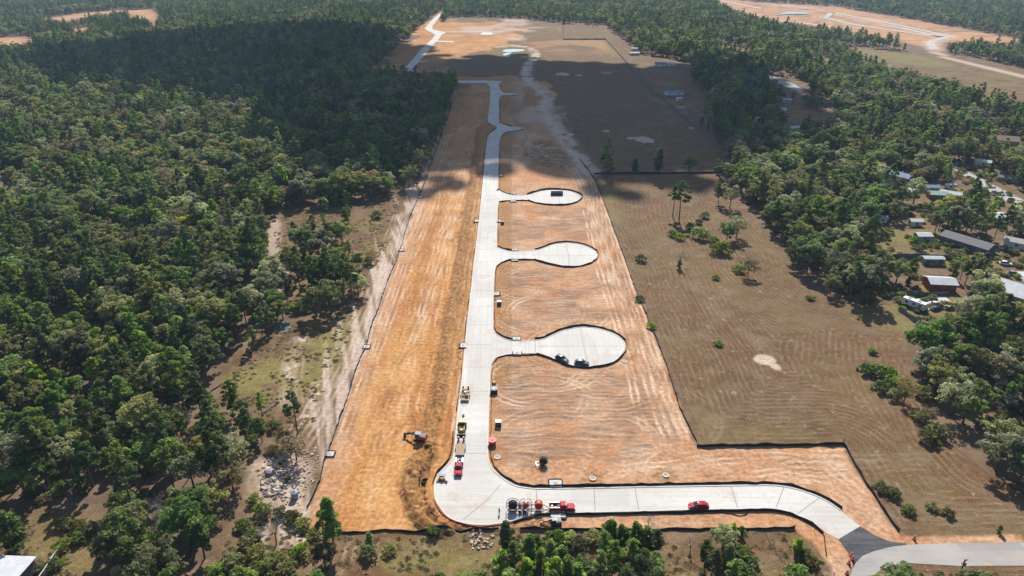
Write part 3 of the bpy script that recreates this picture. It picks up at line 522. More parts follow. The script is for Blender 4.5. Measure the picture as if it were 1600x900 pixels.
LEAF = {k: leaf_material('leaves_'+k, c, h) for k, c, h in (
    ('pine_dark', (0.098, 0.152, 0.042), .02), ('pine_mid', (0.165, 0.235, 0.048), .025), ('pine_bright', (0.25, 0.345, 0.06), .02), ('oak_olive', (0.24, 0.24, 0.09), .03), ('oak_grey', (0.3, 0.305, 0.2), .02),
    ('oak_green', (0.155, 0.215, 0.06), .025), ('oak_brown', (0.29, 0.22, 0.135), .02), ('yellow', (0.30, 0.27, 0.035), .015), ('lime', (0.16, 0.235, 0.03), .02), ('rust', (0.20, 0.115, 0.03), .02), ('weeds', (0.17, 0.165, 0.06), .03), ('straw', (0.30, 0.22, 0.12), .02))}
def quads(cent, nrm, size, r):
    """one small leaf-spray quad at each point, facing nrm"""
    n = len(cent); a = np.cross(nrm, r.normal(size=(n, 3))); a /= np.linalg.norm(a, axis=1)[:, None]+1e-9; b = np.cross(nrm, a)
    s = size*r.uniform(0.55, 1.35, n)[:, None]; a, b = a*s*0.5, b*s*0.5*r.uniform(0.5, 1.0, n)[:, None]
    fold = nrm*s*0.14
    return np.stack([cent-a-b, cent+a-b+fold, cent+a+b, cent-a+b-fold], 1)
def foliage(tufts, per, size, seed, dome=0.35):
    """tufts: (x, y, z, rx, rz, tone); leaf sprays spread through and over each tuft"""
    r = np.random.default_rng(seed); Q, T = [], []
    for (x, y, zz, rx, rz, tn) in tufts:
        n = int(per*max(0.4, rx*rx)); d = r.normal(size=(n, 3)); d /= np.linalg.norm(d, axis=1)[:, None]; d[:, 2] = np.where(d[:, 2] < -0.3, -d[:, 2]*0.7, d[:, 2])
        rad = r.uniform(0.45, 1.08, n)**0.6; c = np.array([x, y, zz])+d*np.array([rx, rx, rz])*rad[:, None]
        nm = d+r.normal(size=(n, 3))*0.55+np.array([0, 0, dome]); nm /= np.linalg.norm(nm, axis=1)[:, None]
        Q.append(quads(c, nm, size, r)); T.append(np.clip(tn+r.normal(0, 0.16, n), 0, 1))
    return np.concatenate(Q), np.concatenate(T)
def quad_mesh(name, Q, T, m):
    me = bpy.data.meshes.new(name); n = len(Q); me.vertices.add(4*n); me.vertices.foreach_set('co', Q.astype(np.float32).ravel())
    me.loops.add(4*n); me.loops.foreach_set('vertex_index', np.arange(4*n, dtype=np.int32)); me.polygons.add(n)
    me.polygons.foreach_set('loop_start', np.arange(0, 4*n, 4, dtype=np.int32)); me.polygons.foreach_set('loop_total', np.full(n, 4, np.int32)); me.update(calc_edges=True)
    a = me.attributes.new('tone', 'FLOAT', 'POINT'); a.data.foreach_set('value', np.repeat(T, 4).astype(np.float32)); me.materials.append(m); return me
def pine(seed, H=15.0, R0=3.0, base=0.42, full=0):
    r = np.random.default_rng(seed); tb = MB(); lean = r.normal(0, 0.25, 2)
    tb.tube((0, 0, -0.3), (lean[0]*0.5, lean[1]*0.5, H*0.5), 0.24, 0.17, 7); tb.tube((lean[0]*0.5, lean[1]*0.5, H*0.5), (lean[0], lean[1], H*0.97), 0.17, 0.05, 6)
    tf = []; n = full or int(r.integers(22, 36)); hole = r.uniform(0, 6.28)
    for i in range(n):
        t = (i+r.uniform(0, 0.9))/n; zz = H*(base+(0.97-base)*t); prof = (0.6+0.4*min(1, t/0.22))*(1-(max(0, t-0.25)/0.75)**1.7*0.8)
        a = i*2.4+r.normal(0, 0.6); rr = R0*prof*r.uniform(0.35, 1.15)*(0.62 if math.cos(a-hole) > 0.6 else 1.0); rx = r.uniform(0.62, 1.2)*(0.8+0.3*(1-t))*min(1.0, 0.35+R0/4.5); x, y = lean[0]*t+rr*math.cos(a), lean[1]*t+rr*math.sin(a)
        tb.tube((lean[0]*t*0.9, lean[1]*t*0.9, zz-0.5), (x*0.9, y*0.9, zz), 0.06, 0.02, 4, False); tf.append((x, y, zz+r.normal(0, .3), rx, rx*0.66, r.uniform(0.15, 0.8)))
    tf.append((lean[0], lean[1], H*0.965, 0.7, 0.7, 0.6))
    return tb, foliage(tf, 92, 0.46, seed+1)
def oak(seed, H=11.0, R0=4.2, flat=0.62, sparse=1.0):
    r = np.random.default_rng(seed); tb = MB(); zt = H*0.36; tb.tube((0, 0, -0.3), (0, 0, zt), 0.3, 0.2, 7)
    tf = []; n = int(r.integers(24, 38)); zc = H*0.6; ex = r.uniform(0.7, 1.2, 2); off = r.normal(0, 0.5, 2)
    for i in range(n):
        u = (i+0.5)/n; ph = math.acos(1-1.55*u); a = i*2.399+r.normal(0, 0.25); k = r.uniform(0.5, 1.08)
        x, y, zz = R0*ex[0]*k*math.sin(ph)*math.cos(a)+off[0]*u, R0*ex[1]*k*math.sin(ph)*math.sin(a)+off[1]*u, zc+H*0.36*k*math.cos(ph)+r.normal(0, 0.45)
        rx = r.uniform(0.75, 1.55)*R0/4.2; tf.append((x, y, zz, rx, rx*0.75, r.uniform(0.2, 0.8)))
        if i % 3 == 0: tb.tube((0, 0, zt-0.3), (x*0.85, y*0.85, zz-0.3), 0.12, 0.03, 5, False)
    return tb, foliage(tf, 62*sparse, 0.46, seed+1)
def bush(seed, H=2.6, R0=1.7, n=11, per=75, size=0.34):
    r = np.random.default_rng(seed); tb = MB(); tf = []
    for i in range(n):
        a = i*2.399; k = R0*math.sqrt((i+0.5)/n)*r.uniform(0.6, 1.0); x, y = k*math.cos(a), k*math.sin(a); zz = H*(0.22+0.5*(1-k/R0)+r.normal(0, 0.06)); rx = r.uniform(0.5, 0.85)*R0/1.7
        tf.append((x, y, zz, rx, rx*0.85, r.uniform(0.2, 0.8))); tb.tube((x*0.15, y*0.15, -0.1), (x*0.8, y*0.8, zz), 0.05, 0.02, 4, False)
    return tb, foliage(tf, per, size, seed+1)
def snag(seed, H=10.0, spread=1.0):
    r = np.random.default_rng(seed); tb = MB()
    def grow_(p, d, L, rad, lev):
        q = p+d*L; tb.tube(p, q, rad, rad*0.55, 6 if lev == 0 else 4, False)
        if lev >= 4: return
        for k in range(4 if lev < 3 else 3):
            v = Vector(r.normal(size=3)); v = (d*r.uniform(0.6, 1.0)+v*0.55*spread+Vector((0, 0, 0.12))).normalized(); grow_(p+d*L*r.uniform(0.55, 1.0), v, L*r.uniform(0.5, 0.72), max(0.022, rad*0.5), lev+1)
    grow_(Vector((0, 0, -0.2)), Vector((r.normal(0, .05), r.normal(0, .05), 1)).normalized(), H*0.42, 0.2, 0); return tb, None
PROTO = {}
def proto(key, made, leaf, bark='bark'):
    tb, fo = made; tm = tb.mesh('trunk', M[bark]); cm = quad_mesh('crown', fo[0], fo[1], LEAF[leaf]) if fo is not None else None; PROTO[key] = (tm, cm)
for i in range(7): proto(f'pine{i}', pine(100+i, H=[15, 16.5, 13.5, 15, 17, 14, 18][i], R0=[2.9, 3.2, 2.7, 3.5, 2.3, 3.3, 2.7][i], base=[.42, .5, .34, .3, .45, .5, .52][i]), 'pine_mid')
for i in range(2): proto(f'young{i}', pine(200+i, H=[7.5, 6][i], R0=[1.9, 1.6][i], base=[.14, .1][i]), 'pine_bright')
proto('bigpine', pine(260, H=16, R0=2.7, base=.3, full=52), 'pine_mid')
proto('tallpine', pine(230, H=17, R0=2.6, base=.55), 'pine_dark')
for i in range(6): proto(f'oak{i}', oak(300+i, H=[11, 12.5, 9.5, 11.5, 14, 12][i], R0=[4.2, 4.9, 3.7, 4.4, 4.6, 3.6][i], sparse=[1, 1.05, 0.95, .45, .9, .4][i]), 'oak_olive')
for i in range(3): proto(f'bush{i}', bush(400+i, H=[2.6, 3.2, 2.0][i], R0=[1.7, 1.9, 1.6][i]), 'oak_green')
for i in range(2): proto(f'snag{i}', snag(500+i, H=[10, 8.5][i], spread=[1.0, 1.25][i]), None, 'bare')

# look of a kind: prototypes, leaf colour, the words of the label
KINDS = {
 'pd': (['pine0', 'pine1', 'pine2', 'tallpine', 'pine4', 'pine6'], 'pine_dark', 'pine_tree', 'dark green pine', 'pine tree'), 'pm': (['pine0', 'pine1', 'pine2', 'pine3', 'pine4', 'pine5', 'pine6'], 'pine_mid', 'pine_tree', 'mid green pine', 'pine tree'),
 'pb': (['pine2', 'pine3', 'young0', 'pine5', 'pine4'], 'pine_bright', 'pine_tree', 'bright green pine', 'pine tree'), 'yp': (['young0', 'young1'], 'pine_bright', 'pine_tree', 'young bright pine', 'pine tree'), 'ydp': (['young0', 'young1'], 'pine_mid', 'pine_tree', 'young mid green pine', 'pine tree'),
 'oo': (['oak0', 'oak1', 'oak2', 'oak4'], 'oak_olive', 'oak_tree', 'round olive oak', 'oak tree'), 'og': (['oak0', 'oak1', 'oak3', 'oak5', 'oak4'], 'oak_grey', 'oak_tree', 'grey-green oak', 'oak tree'), 'ogr': (['oak0', 'oak1', 'oak2', 'oak4'], 'oak_green', 'oak_tree', 'dark green oak', 'oak tree'),
 'ob': (['oak2', 'oak3', 'oak5'], 'oak_brown', 'oak_tree', 'brownish thin-leaved oak', 'oak tree'), 'ly': (['oak2'], 'yellow', 'broadleaf_tree', 'yellow leafy tree', 'broadleaf tree'), 'll': (['oak2', 'oak0'], 'lime', 'broadleaf_tree', 'lime green leafy tree', 'broadleaf tree'),
 'sn': (['snag0', 'snag1'], None, 'bare_tree', 'bare grey tree', 'bare tree'),
 'b': (['bush0', 'bush1', 'bush2'], 'oak_green', 'shrub', 'dark green shrub', 'shrub'), 'bl': (['bush0', 'bush1', 'bush2'], 'lime', 'shrub', 'lime green shrub', 'shrub'), 'bo': (['bush0', 'bush1', 'bush2'], 'oak_olive', 'shrub', 'olive shrub', 'shrub'), 'by': (['bush0', 'bush1', 'bush2'], 'weeds', 'shrub', 'yellowish weedy shrub', 'shrub'), 'bm': (['bush0', 'bush1', 'bush2'], 'pine_mid', 'shrub', 'mid green shrub', 'shrub')}
PH = {'bigpine': 16, 'pine4': 17, 'pine5': 14, 'pine6': 18, 'oak4': 14, 'oak5': 12, 'pine0': 15, 'pine1': 16.5, 'pine2': 13.5, 'pine3': 15, 'young0': 7.5, 'young1': 6, 'tallpine': 17, 'oak0': 11, 'oak1': 12.5, 'oak2': 9.5, 'oak3': 11.5, 'bush0': 2.6, 'bush1': 3.2, 'bush2': 2.0, 'snag0': 10, 'snag1': 8.5}
PW = {k: (3.2 if k.startswith('pine') else 4.4 if k.startswith('oak') else 2) for k in PH}

LAND = {'white metal shed': (30,880), 'slatted yard fence': (80,868), 'rubble heap': (435,740), 'orange excavator': (655,686), 'puddle': (443,512), 'grey mini excavator': (868,822), 'red pickup with reel trailer': (880,795), 'red car': (1091,793),
 'broken concrete blocks': (752,848), 'orange barrels': (1328,876), 'leaning utility pole': (1500,900), 'sandy patch in the pasture': (1194,562), 'white caravan': (1428,478), 'big grey-roofed house': (1580,460), 'grey long house': (1515,385), 'red-walled shed': (1468,447), 'blue-grey board fence': (1420,402),
 'pale metal house': (1398,275), 'lower corner of the strip': (490,815), 'pasture corner post': (1318,696), 'dark pasture tree': (1028,278)}
LAND = {k: np.array(G(*v)[:2]) for k, v in LAND.items()}
ones = 'zero one two three four five six seven eight nine ten eleven twelve thirteen fourteen fifteen sixteen seventeen eighteen nineteen'.split(); tens = '_ _ twenty thirty forty fifty sixty seventy eighty ninety'.split()
def num(n): n = int(max(0, min(99, n))); return ones[n] if n < 20 else tens[n//10]+('-'+ones[n % 10] if n % 10 else '')
USED_LABELS = set(); N_PLANTS = [0]
def place(kind, x, y, h=None, pk=None, label=None, rz=None, sq=1.0, group=None):
    protos, leaf, name, words_, cat = KINDS[kind]; pk = pk or random.choice(protos); s = (h/PH[pk]) if h else random.choice((random.uniform(0.62, 0.9), random.uniform(0.85, 1.2), random.uniform(0.95, 1.28)))
    H = PH[pk]*s; z0 = ground_z(x, y)
    u, v, zc = project((x, y, z0+H*0.55))
    if not label:
        size = 'tall ' if H > (2.7 if name == 'shrub' else 14.6) else 'small ' if H < (1.9 if name == 'shrub' else 9.5) else ''
        q = np.array([x, y]); cand = sorted((np.hypot(*(q-p)), k) for k, p in LAND.items())[:3]; made = None
        for d, k in cand:
            if d > 34: continue
            dx, dy = q-LAND[k]; rel = ('just right of' if dx > 0 else 'just left of') if abs(dx) > abs(dy) else ('behind' if dy > 0 else 'in front of')
            l = f'{size}{words_} {rel} the {k}'
            if l not in USED_LABELS: made = l; break
        if not made:
            for dec in (0, 1):
                made = f'{size}{words_}, {num(round(u/16))} percent across and {num(round(v/9))} percent down the photo'
                if made in USED_LABELS:
                    made = f'{size}{words_}, {num(round(u/16))} percent across, {num(round(v/9))} percent down the photo, '+('taller' if H > 11 else 'lower')+' of two'
                break
        label = made
    USED_LABELS.add(label)
    e = empty(name, (x, y, z0), random.uniform(0, 6.28) if rz is None else rz, label, cat, group or dict(pine_tree='pine trees', oak_tree='oak trees', broadleaf_tree='bright leafy trees', bare_tree='bare grey trees', shrub='shrubs')[name])
    wob_ = random.uniform(0.92, 1.1)*sq; e.scale = (s*wob_, s*wob_, s); tm, cm = PROTO[pk]
    t = bpy.data.objects.new('trunk', tm); COL.objects.link(t); t.parent = e
    if cm:
        c = bpy.data.objects.new('crown', cm); COL.objects.link(c); c.parent = e
        c.material_slots[0].link = 'OBJECT'; c.material_slots[0].material = LEAF[leaf]
    N_PLANTS[0] += 1; return e

# ------------------------------------------------------------------ single trees and shrubs that stand clear in the photograph (base pixel, height)
HAND = [
 ('pm',523,862,15.5,'bigpine','tall lone pine leaning over the lower silt fence near the strip corner'), ('oo',508,884,6.5,'oak2','round dark olive oak at the foot of the tall lone pine'), ('pd',465,677,13.5,'pine1','lone flat-topped pine with a long bare trunk beside the sandy edge'),
 ('pd',385,692,14,'pine3',None), ('pm',365,650,12,'pine3',None), ('pb',410,650,8,'pine2',None), ('ob',365,768,9,'oak3','brownish thin-leaved oak beside the rubble heap'), ('og',330,745,9.5,'oak0',None), ('ob',464,720,8,'oak3','thin grey-brown tree standing behind the rubble heap'),
 ('ll',590,340,5,'bush1','round lime tree alone on bare ground left of the strip'), ('ly',322,565,8,'oak2','bright yellow leafy tree at the edge of the left woods'), ('ll',150,545,8,'oak2',None), ('ll',352,548,8,'oak2','lime green tree beside the bright yellow leafy tree'),
 ('pb',508,330,7,'young0',None), ('pb',525,322,7,'young1',None), ('pb',542,322,8,'young0',None), ('pm',507,358,8,'pine2',None), ('pb',540,350,8,'young0',None), ('pm',545,345,8,'pine3',None),
 ('og',470,395,13,'oak1',None), ('pd',462,390,13,'pine0',None), ('pd',480,420,12,'pine3',None), ('ogr',520,385,12,'oak0',None), ('ogr',535,380,10,'oak2',None), ('oo',490,440,11,'oak0',None), ('pd',470,455,15,'pine1',None), ('pd',500,462,15,'pine3',None), ('pd',525,465,14,'pine0',None), ('pd',550,468,15,'pine1',None), ('ll',525,415,8,'oak2',None), ('pb',545,402,8,'pine2',None), ('og',512,435,11,'oak3',None), ('pm',450,470,12,'pine2',None), ('ogr',478,400,14,'oak4',None), ('og',498,410,13,'oak1',None), ('pm',488,455,15,'pine3',None), ('pd',515,455,16,'pine3',None), ('pm',538,458,14,'pine5',None), ('ogr',510,400,13,'oak0',None), ('oo',455,425,12,'oak1',None), ('pm',465,440,15,'pine3',None), ('ogr',530,430,12,'oak1',None), ('oo',550,450,11,'oak0',None), ('og',560,462,9,'oak2',None), ('pm',490,375,12,'pine3',None), ('pd',540,440,12,'pine0',None),
 ('bm',560,405,4,'bush1',None), ('ob',580,410,6,'oak3',None), ('b',575,412,3.5,'bush1','low dark shrub by the sandy ground left of the silt fence'), ('ll',468,486,5,'bush1',None), ('pm',410,525,11,'pine3',None), ('pm',425,518,10,'pine2',None), ('pb',398,545,9,'pine2',None), ('yp',516,476,5,'young1',None), ('yp',500,480,5,'young0',None),
 ('pm',300,620,13,'pine0',None), ('pd',325,600,14,'pine1',None), ('sn',265,665,9,'snag0','pale bare grey tree in a gap of the left woods'), ('ogr',335,690,8,'oak2',None),
 # lower left corner
 ('pd',320,872,11,'pine2',None), ('ogr',205,850,8,'oak0',None), ('sn',268,840,12,'snag0','tall bare grey tree among the green oaks by the lower yard'), ('og',265,855,9,'oak3',None), ('oo',255,905,8,'oak1',None), ('by',118,828,3.5,'bush1',None), ('by',135,835,3,'bush0',None), ('bl',125,845,3,'bush1',None), ('by',105,822,2.8,'bush0',None), ('by',210,788,2.6,'bush0',None), ('by',225,780,2.4,'bush2',None), ('pd',25,862,11,'young0','slim dark conifer standing behind the white metal shed'), ('bo',62,895,2.6,'bush0','small shrub at the corner of the white metal shed'), ('bm',98,858,3.2,'bush1','shrub growing against the slatted yard fence'), ('bm',86,886,3,'bush0',None),
 ('sn',8,830,9,'snag1',None), ('ll',160,735,6,'oak2',None), ('ly',308,715,6,'oak2','orange-yellow leafy tree behind the grey-green oaks'), ('sn',432,850,9,'snag1','bare dark forked tree beside the lower left scrub'), ('bo',385,858,3.5,'bush0',None), ('bo',400,872,3.6,'bush1',None), ('bl',470,868,3.6,'bush1',None), ('by',412,812,2.5,'bush0',None), ('bl',380,825,3,'bush1',None), ('bm',395,842,2.5,'bush2',None), ('bo',430,878,3.4,'bush1',None), ('bm',415,893,3.8,'bush1',None), ('bo',362,885,3.4,'bush0',None), ('bl',340,898,3.4,'bush1',None), ('bo',450,890,3,'bush0',None), ('bm',392,905,3.6,'bush1',None), ('bo',474,822,2.5,'bush2',None), ('bm',408,800,3,'bush1',None), ('bo',440,805,2.6,'bush0',None), ('by',458,812,2.4,'bush2',None), ('bo',398,785,3,'bush1',None), ('ob',445,700,6,'oak3',None), ('bo',425,705,2.6,'bush0',None), ('pm',410,690,8,'pine2',None), ('bl',400,668,3.5,'bush1',None), ('bm',430,670,3.2,'bush1',None), ('bo',575,868,3.2,'bush1','narrow olive shrub on the brown verge below the strip'), ('bo',610,862,2,'bush2',None), ('yp',578,848,3.2,'young1',None), ('bl',676,835,1.6,'bush2',None), ('bo',490,838,2.5,'bush0',None),
 # pine belt below the lower road
 ('pm',790,872,10.5,'bigpine','bushy pine rising in front of the cable reel trailer'), ('pm',805,895,9,'pine2',None), ('pb',785,905,8,'young0',None), ('bm',868,850,4.5,'bush1','round dark shrub directly below the grey mini excavator'), ('bo',890,850,3.6,'bush1',None), ('bo',902,852,3,'bush0',None), ('bo',928,845,3.4,'bush1',None), ('pm',945,880,9,'pine2',None), ('pb',955,900,10,'pine3',None), ('pb',935,912,9,'pine2',None), ('pm',985,895,10,'pine2',None), ('pd',1025,870,8,'pine2',None), ('pm',1000,905,9,'pine3',None), ('pb',1022,912,9,'pine2',None), ('pm',968,860,7,'young0',None), ('pm',990,855,7,'young0',None), ('pm',950,852,6.5,'young1',None), ('pm',1008,862,7,'young0',None), ('bm',912,895,4.5,'bush1','dark round shrub in the pine belt with bare ground around'), ('pb',880,890,6,'young1',None), ('pb',860,880,6.5,'young0',None), ('pb',845,898,7,'young0',None), ('pm',830,878,7,'young1',None), ('pb',885,908,7,'young0',None), ('pb',865,915,7,'young1',None), ('pm',838,862,5,'young1',None), ('pb',820,912,7,'young0',None), ('pb',905,915,6,'young1',None), ('bo',868,895,2.4,'bush2',None),
 ('og',1128,858,6.5,'oak2',None), ('pm',1110,905,8.5,'pine2',None), ('pm',1100,888,8,'pine3',None), ('yp',1142,845,5,'young0','young pine by the silt fence with a long shadow below'), ('yp',1158,838,3,'young1',None), ('yp',1138,880,5.5,'young0',None), ('bm',1160,872,3.5,'bush1',None), ('bm',1170,882,2.6,'bush0',None), ('yp',1145,905,5.5,'young0',None), ('bm',1157,900,4.2,'bush1',None), ('bo',1125,880,3,'bush0',None), ('sn',1078,865,6,'snag1','pale leafless tree over the brown grass below the red car'), ('sn',1012,830,5.5,'snag1','small leafless tree standing on the lower silt fence'),
 ('bl',1245,905,4.5,'bush1','round lime shrub left of the orange barrels'), ('yp',1243,865,4,'young1','small conifer beside the short silt fence end'), ('by',1256,868,2.2,'bush0',None), ('by',1262,880,2.2,'bush2',None), ('bm',1560,832,2.2,'young1','tiny dark conifer on the verge of the country road'),
 # pasture
 ('pd',1061,345,20,'pine1','tall dark pine alone in the pasture beside the pine with a bare trunk'), ('pd',1051,338,16,'tallpine','slim pasture pine with a long bare trunk'), ('pd',1028,279,18,'bigpine','large dark tree on the pasture fence line'), ('pd',943,270,12,'pine5',None), ('pd',991,270,8,'young1',None), ('ogr',1076,272,11,'oak2',None), ('ogr',1122,290,15,'oak4',None), ('pd',1122,318,14,'pine3',None), ('bm',1002,408,4,'bush1','green shrub alone by the strip edge of the pasture'), ('bo',1050,368,4,'bush1',None), ('bl',1062,374,4,'bush1',None), ('bl',1093,372,6.5,'bush1',None), ('bl',1126,395,7,'bush1',None), ('ogr',1135,378,9,'oak2',None), ('bl',1115,378,3.5,'bush0',None), ('bm',1078,358,4,'bush0',None), ('og',1150,372,11,'oak3',None), ('og',1140,325,12,'oak3',None), ('ob',1168,432,8,'oak3','thin brownish tree pair standing in open pasture'), ('bl',1155,425,4,'bush1',None), ('bm',1118,436,2,'bush2','tiny green shrub in the middle of the dry pasture'), ('yp',1061,420,4,'young1','very slim conifer standing alone in the pasture'), ('sn',1061,418,9,'snag0','thin dead trunk rising beside the slim pasture conifer'), ('bl',1000,470,2.6,'bush0','lime shrub growing on the silt fence by the strip'), ('bm',1017,512,2.6,'bush1','green shrub touching the silt fence above the second field bend'), ('bl',1122,539,1.8,'bush2','tiny lime shrub alone left of the sandy patch'), ('bm',1363,553,2,'bush2','tiny dark shrub near the field edge of the right woods'), ('bo',1266,468,2,'bush2',None), ('bo',1100,340,4,'bush0',None), ('bo',1092,350,3,'bush0',None),
 ('bl',1365,585,5,'bush1',None), ('bl',1385,592,5.5,'bush1',None), ('bl',1352,582,4,'bush0',None), ('bl',1400,605,5,'bush1',None), ('ob',1412,628,8,'oak3',None), ('bl',1375,610,4,'bush0',None), ('bo',1395,622,4,'bush1',None), ('by',1445,665,6,'oak3',None), ('by',1460,680,5,'bush1',None), ('bo',1435,655,4,'bush1',None), ('by',1450,690,4,'bush0',None), ('og',1555,735,12,'oak0',None), ('ogr',1590,755,11,'oak1',None), ('by',1395,775,2.2,'bush2',None), ('by',1375,765,2.6,'bush0',None), ('by',1420,800,2,'bush2',None), ('by',1480,805,2.2,'bush0',None), ('bo',1455,795,1.8,'bush2',None), ('bo',1445,620,4.5,'bush0',None),
 # spur of trees that hides the corner of the strip
 ('pd',606,130,17,'pine1',None), ('pd',618,131,18,'tallpine',None), ('pd',632,131,18,'pine0',None), ('pd',651,130,17,'pine1',None), ('pd',664,130,13,'pine3',None), ('ogr',678,131,13,'oak1',None), ('ogr',692,133,13,'oak0',None), ('ogr',702,136,12,'oak1',None), ('pd',590,128,13,'pine2',None),
]
hand_xy = []
for k, a, b, h, pk, lab in HAND:
    g = G(a, b); hand_xy.append((g.x, g.y, 1.6 if KINDS[k][2] == 'shrub' else 3.2)); place(k, g.x, g.y, h, pk, lab)
hand_xy = np.array(hand_xy)

# ------------------------------------------------------------------ the woods: sample, make the trees that show largest single things, the rest one mass
HOUSES = []   # filled below with (x, y, radius) before sampling
HS = [ # base pixel, length, width, eave height, turn of the long side, roof, wall, label
 (1398,279,22,9.5,3.0,-57,'broof','bluegrey','pale blue metal-roofed house long and low behind the oaks'), (1384,296,7,6,2.4,-40,'wroof','white','small white-roofed hut beside the pale blue house'), (1417,303,10,7,2.4,-40,'wroof','white','low white-roofed building between oaks below the pale blue house'),
 (1446,297,13,5,2.2,-8,'broof','bluegrey','narrow blue-roofed lean-to behind the green-roofed barn'), (1463,310,10,7,3.0,-10,'gnroof','brick','red-walled barn with a pale green metal roof'), (1484,309,11,6,2.8,-35,'wroof','white','white-roofed shed attached to the right of the green-roofed barn'), (1483,294,5,3,2.4,0,'wroof','white','white box trailer near the street bend'),
 (1317,327,9,5,2.6,-62,'groof','tan','grey-roofed cabin half hidden in the right woods'), (1322,315,6,4,2.2,5,'wroof','white','low white canopy behind the half hidden grey cabin'), (1429,352,6,4,2.6,-4,'wroof','white','white garden shed on a patch of green lawn'), (1376,346,5,4,2.4,0,'lroof','white','tiny pale hut among trees left of the garden shed'),
 (1510,386,23,10,3.2,-57,'groof','purple','long slate-walled house with a pale worn shingle roof'), (1592,468,26,16,3.6,-52,'groof','tan','big grey-roofed house at the frame edge with one roof side painted as a reflection'), (1466,450,11,8,3.2,-6,'wroof','brick','brick-red shed with a flat white roof behind the slate fence'),
 (1504,335,10,8,3,20,'groof','tan','grey shingle house mostly hidden by a big oak'), (1560,224,24,14,3.4,-20,'brroof','tan','brown-roofed house among oaks at the upper right'), (1582,250,8,6,3,10,'gnroof','white','green-roofed hut near the upper right street'),
 (1031,103,14,7,3.2,0,'broof','white','white metal workshop with pale blue roof by the upper pasture'), (1048,103,11,5,2.6,0,'wroof','white','white mobile home right of the metal workshop'), (991,86,14,5,2.6,0,'wroof','tan','long mobile home with white roof at the pasture edge'), (993,79,13,5,2.6,4,'wroof','white','white-roofed mobile home behind the long one'), (983,57,16,11,3,0,'groof','tan','grey-roofed house behind the far corner of the upper pasture'),
 (1053,148,19,7,2.8,0,'broof','white','blue-roofed house standing alone beside the pasture fence'), (1061,157,5,4,2.2,10,'wroof','white','small white outbuilding below the blue-roofed house'), (1150,170,13,6,2.6,-4,'broof','white','pale blue trailer home deep in the shaded trees'), (1095,103,14,8,3,-30,'wroof','tan','white-roofed barn in the trees above the lawn'), (1109,126,7,4,2.6,60,'broof','white','small pale camper under trees at the residential lot'),
 (1243,89,16,9,3,10,'groof','tan','dark grey house near the field of the far subdivision'), (1256,90,11,7,3,0,'broof','white','pale house next to the dark grey house'), (1276,94,18,9,3,-5,'brroof','brick','brown-roofed brick house near the far field'), (1207,98,14,10,3,30,'groof','purple','dark slate house by the curving street'), (1393,152,18,6,2.6,-2,'wroof','white','long white mobile home hidden in the shaded right woods'), (1230,160,8,5,2.6,-30,'wroof','white','white outbuilding below the curving street'), (1221,175,7,5,2.6,0,'wroof','white','white-roofed carport under pines below the curving street'), (1168,148,10,5,2.6,-10,'broof','white','blue-white trailer above the curving street lots'), (1340,190,9,5,2.6,0,'wroof','white','white trailer in the upper right woods'), (1536,192,16,8,3,0,'groof','tan','grey-roofed house in the woods below the dry field'),
 (446,64,18,12,3.2,0,'groof','purple','dark roofed house in the shaded woods left of the upper strip'), (497,100,14,9,3.2,0,'broof','white','blue-roofed cabin in deep shade of the left woods'), (660,150,6,4,2.6,30,'broof','white','small pale hut hidden in the spur of trees'), (321,63,14,8,3,0,'wroof','white','white-roofed house in the far left woods'), (445,25,16,8,3,0,'wroof','white','white shed in the far woods left of the dirt lane'), (903,11,24,9,3.5,0,'wroof','white','white barn in the woods beyond the strip'), (105,212,7,4,2.4,20,'wroof','white','white trailer in a gap of the left woods'), (1420,15,20,10,4,0,'lroof','tan','pale construction office beside the far subdivision'), (1085,30,14,8,3,10,'groof','tan','grey house in the far woods right of the strip'), (1030,33,12,8,3,-10,'lroof','tan','pale-roofed house in the far woods beyond the pasture')]
for k, (a, b, L_, W_, ro, m_, l_) in enumerate([(1240,205,9,6,20,'wroof','white-roofed shed above the round oaks right of the pasture'), (1290,165,12,6,-5,'broof','blue-roofed trailer right of the curving street'), (1262,112,9,7,10,'lroof','pale-roofed cottage by the bend of the curving street'), (1330,140,12,7,-20,'groof','grey-roofed house in the middle of the right woods'), (1420,190,11,6,5,'wroof','white-roofed trailer below the far dry field'), (1470,235,12,7,-30,'lroof','pale-roofed house between the street and the brown-roofed house'), (1535,258,10,6,-30,'wroof','white-roofed house beside the right-hand street'), (1575,283,12,7,-30,'groof','grey-roofed house on the far side of the right-hand street'), (1555,345,10,7,20,'wroof','white-roofed house on the near side of the right-hand street'), (1588,385,11,7,-40,'lroof','pale-roofed garage at the frame edge above the big house'), (1440,375,7,5,0,'wroof','small white shed under pines above the board fence'), (1455,412,9,3,-2,'wroof','low white shelter just below the blue-grey board fence'), (1300,245,9,6,15,'broof','blue-roofed hut deep in the right woods'), (1350,235,8,5,-20,'wroof','white hut deep in the right woods'), (1130,120,9,5,0,'wroof','white trailer above the shaded residential lots'), (1185,190,8,5,10,'wroof','white trailer in the shaded trees below the lots')]):
    HS.append((a, b, L_, W_, 2.7, ro, m_, ('white', 'tan', 'bluegrey')[k % 3], l_))
for (a, b) in [(1208,122),(1225,128),(1240,134),(1252,141),(1500,265),(1520,275),(1540,286),(1560,297),(1580,308),(1600,320)]:
    g = G(a, b); dv = -g.normalized()
    for k in range(0, 5): HOUSES.append((g.x+dv.x*k*8, g.y+dv.y*k*8, 7.5))
HS[:] = [(h[0], h[1], h[2]*0.86, h[3]*0.86)+tuple(h[4:]) for h in HS]
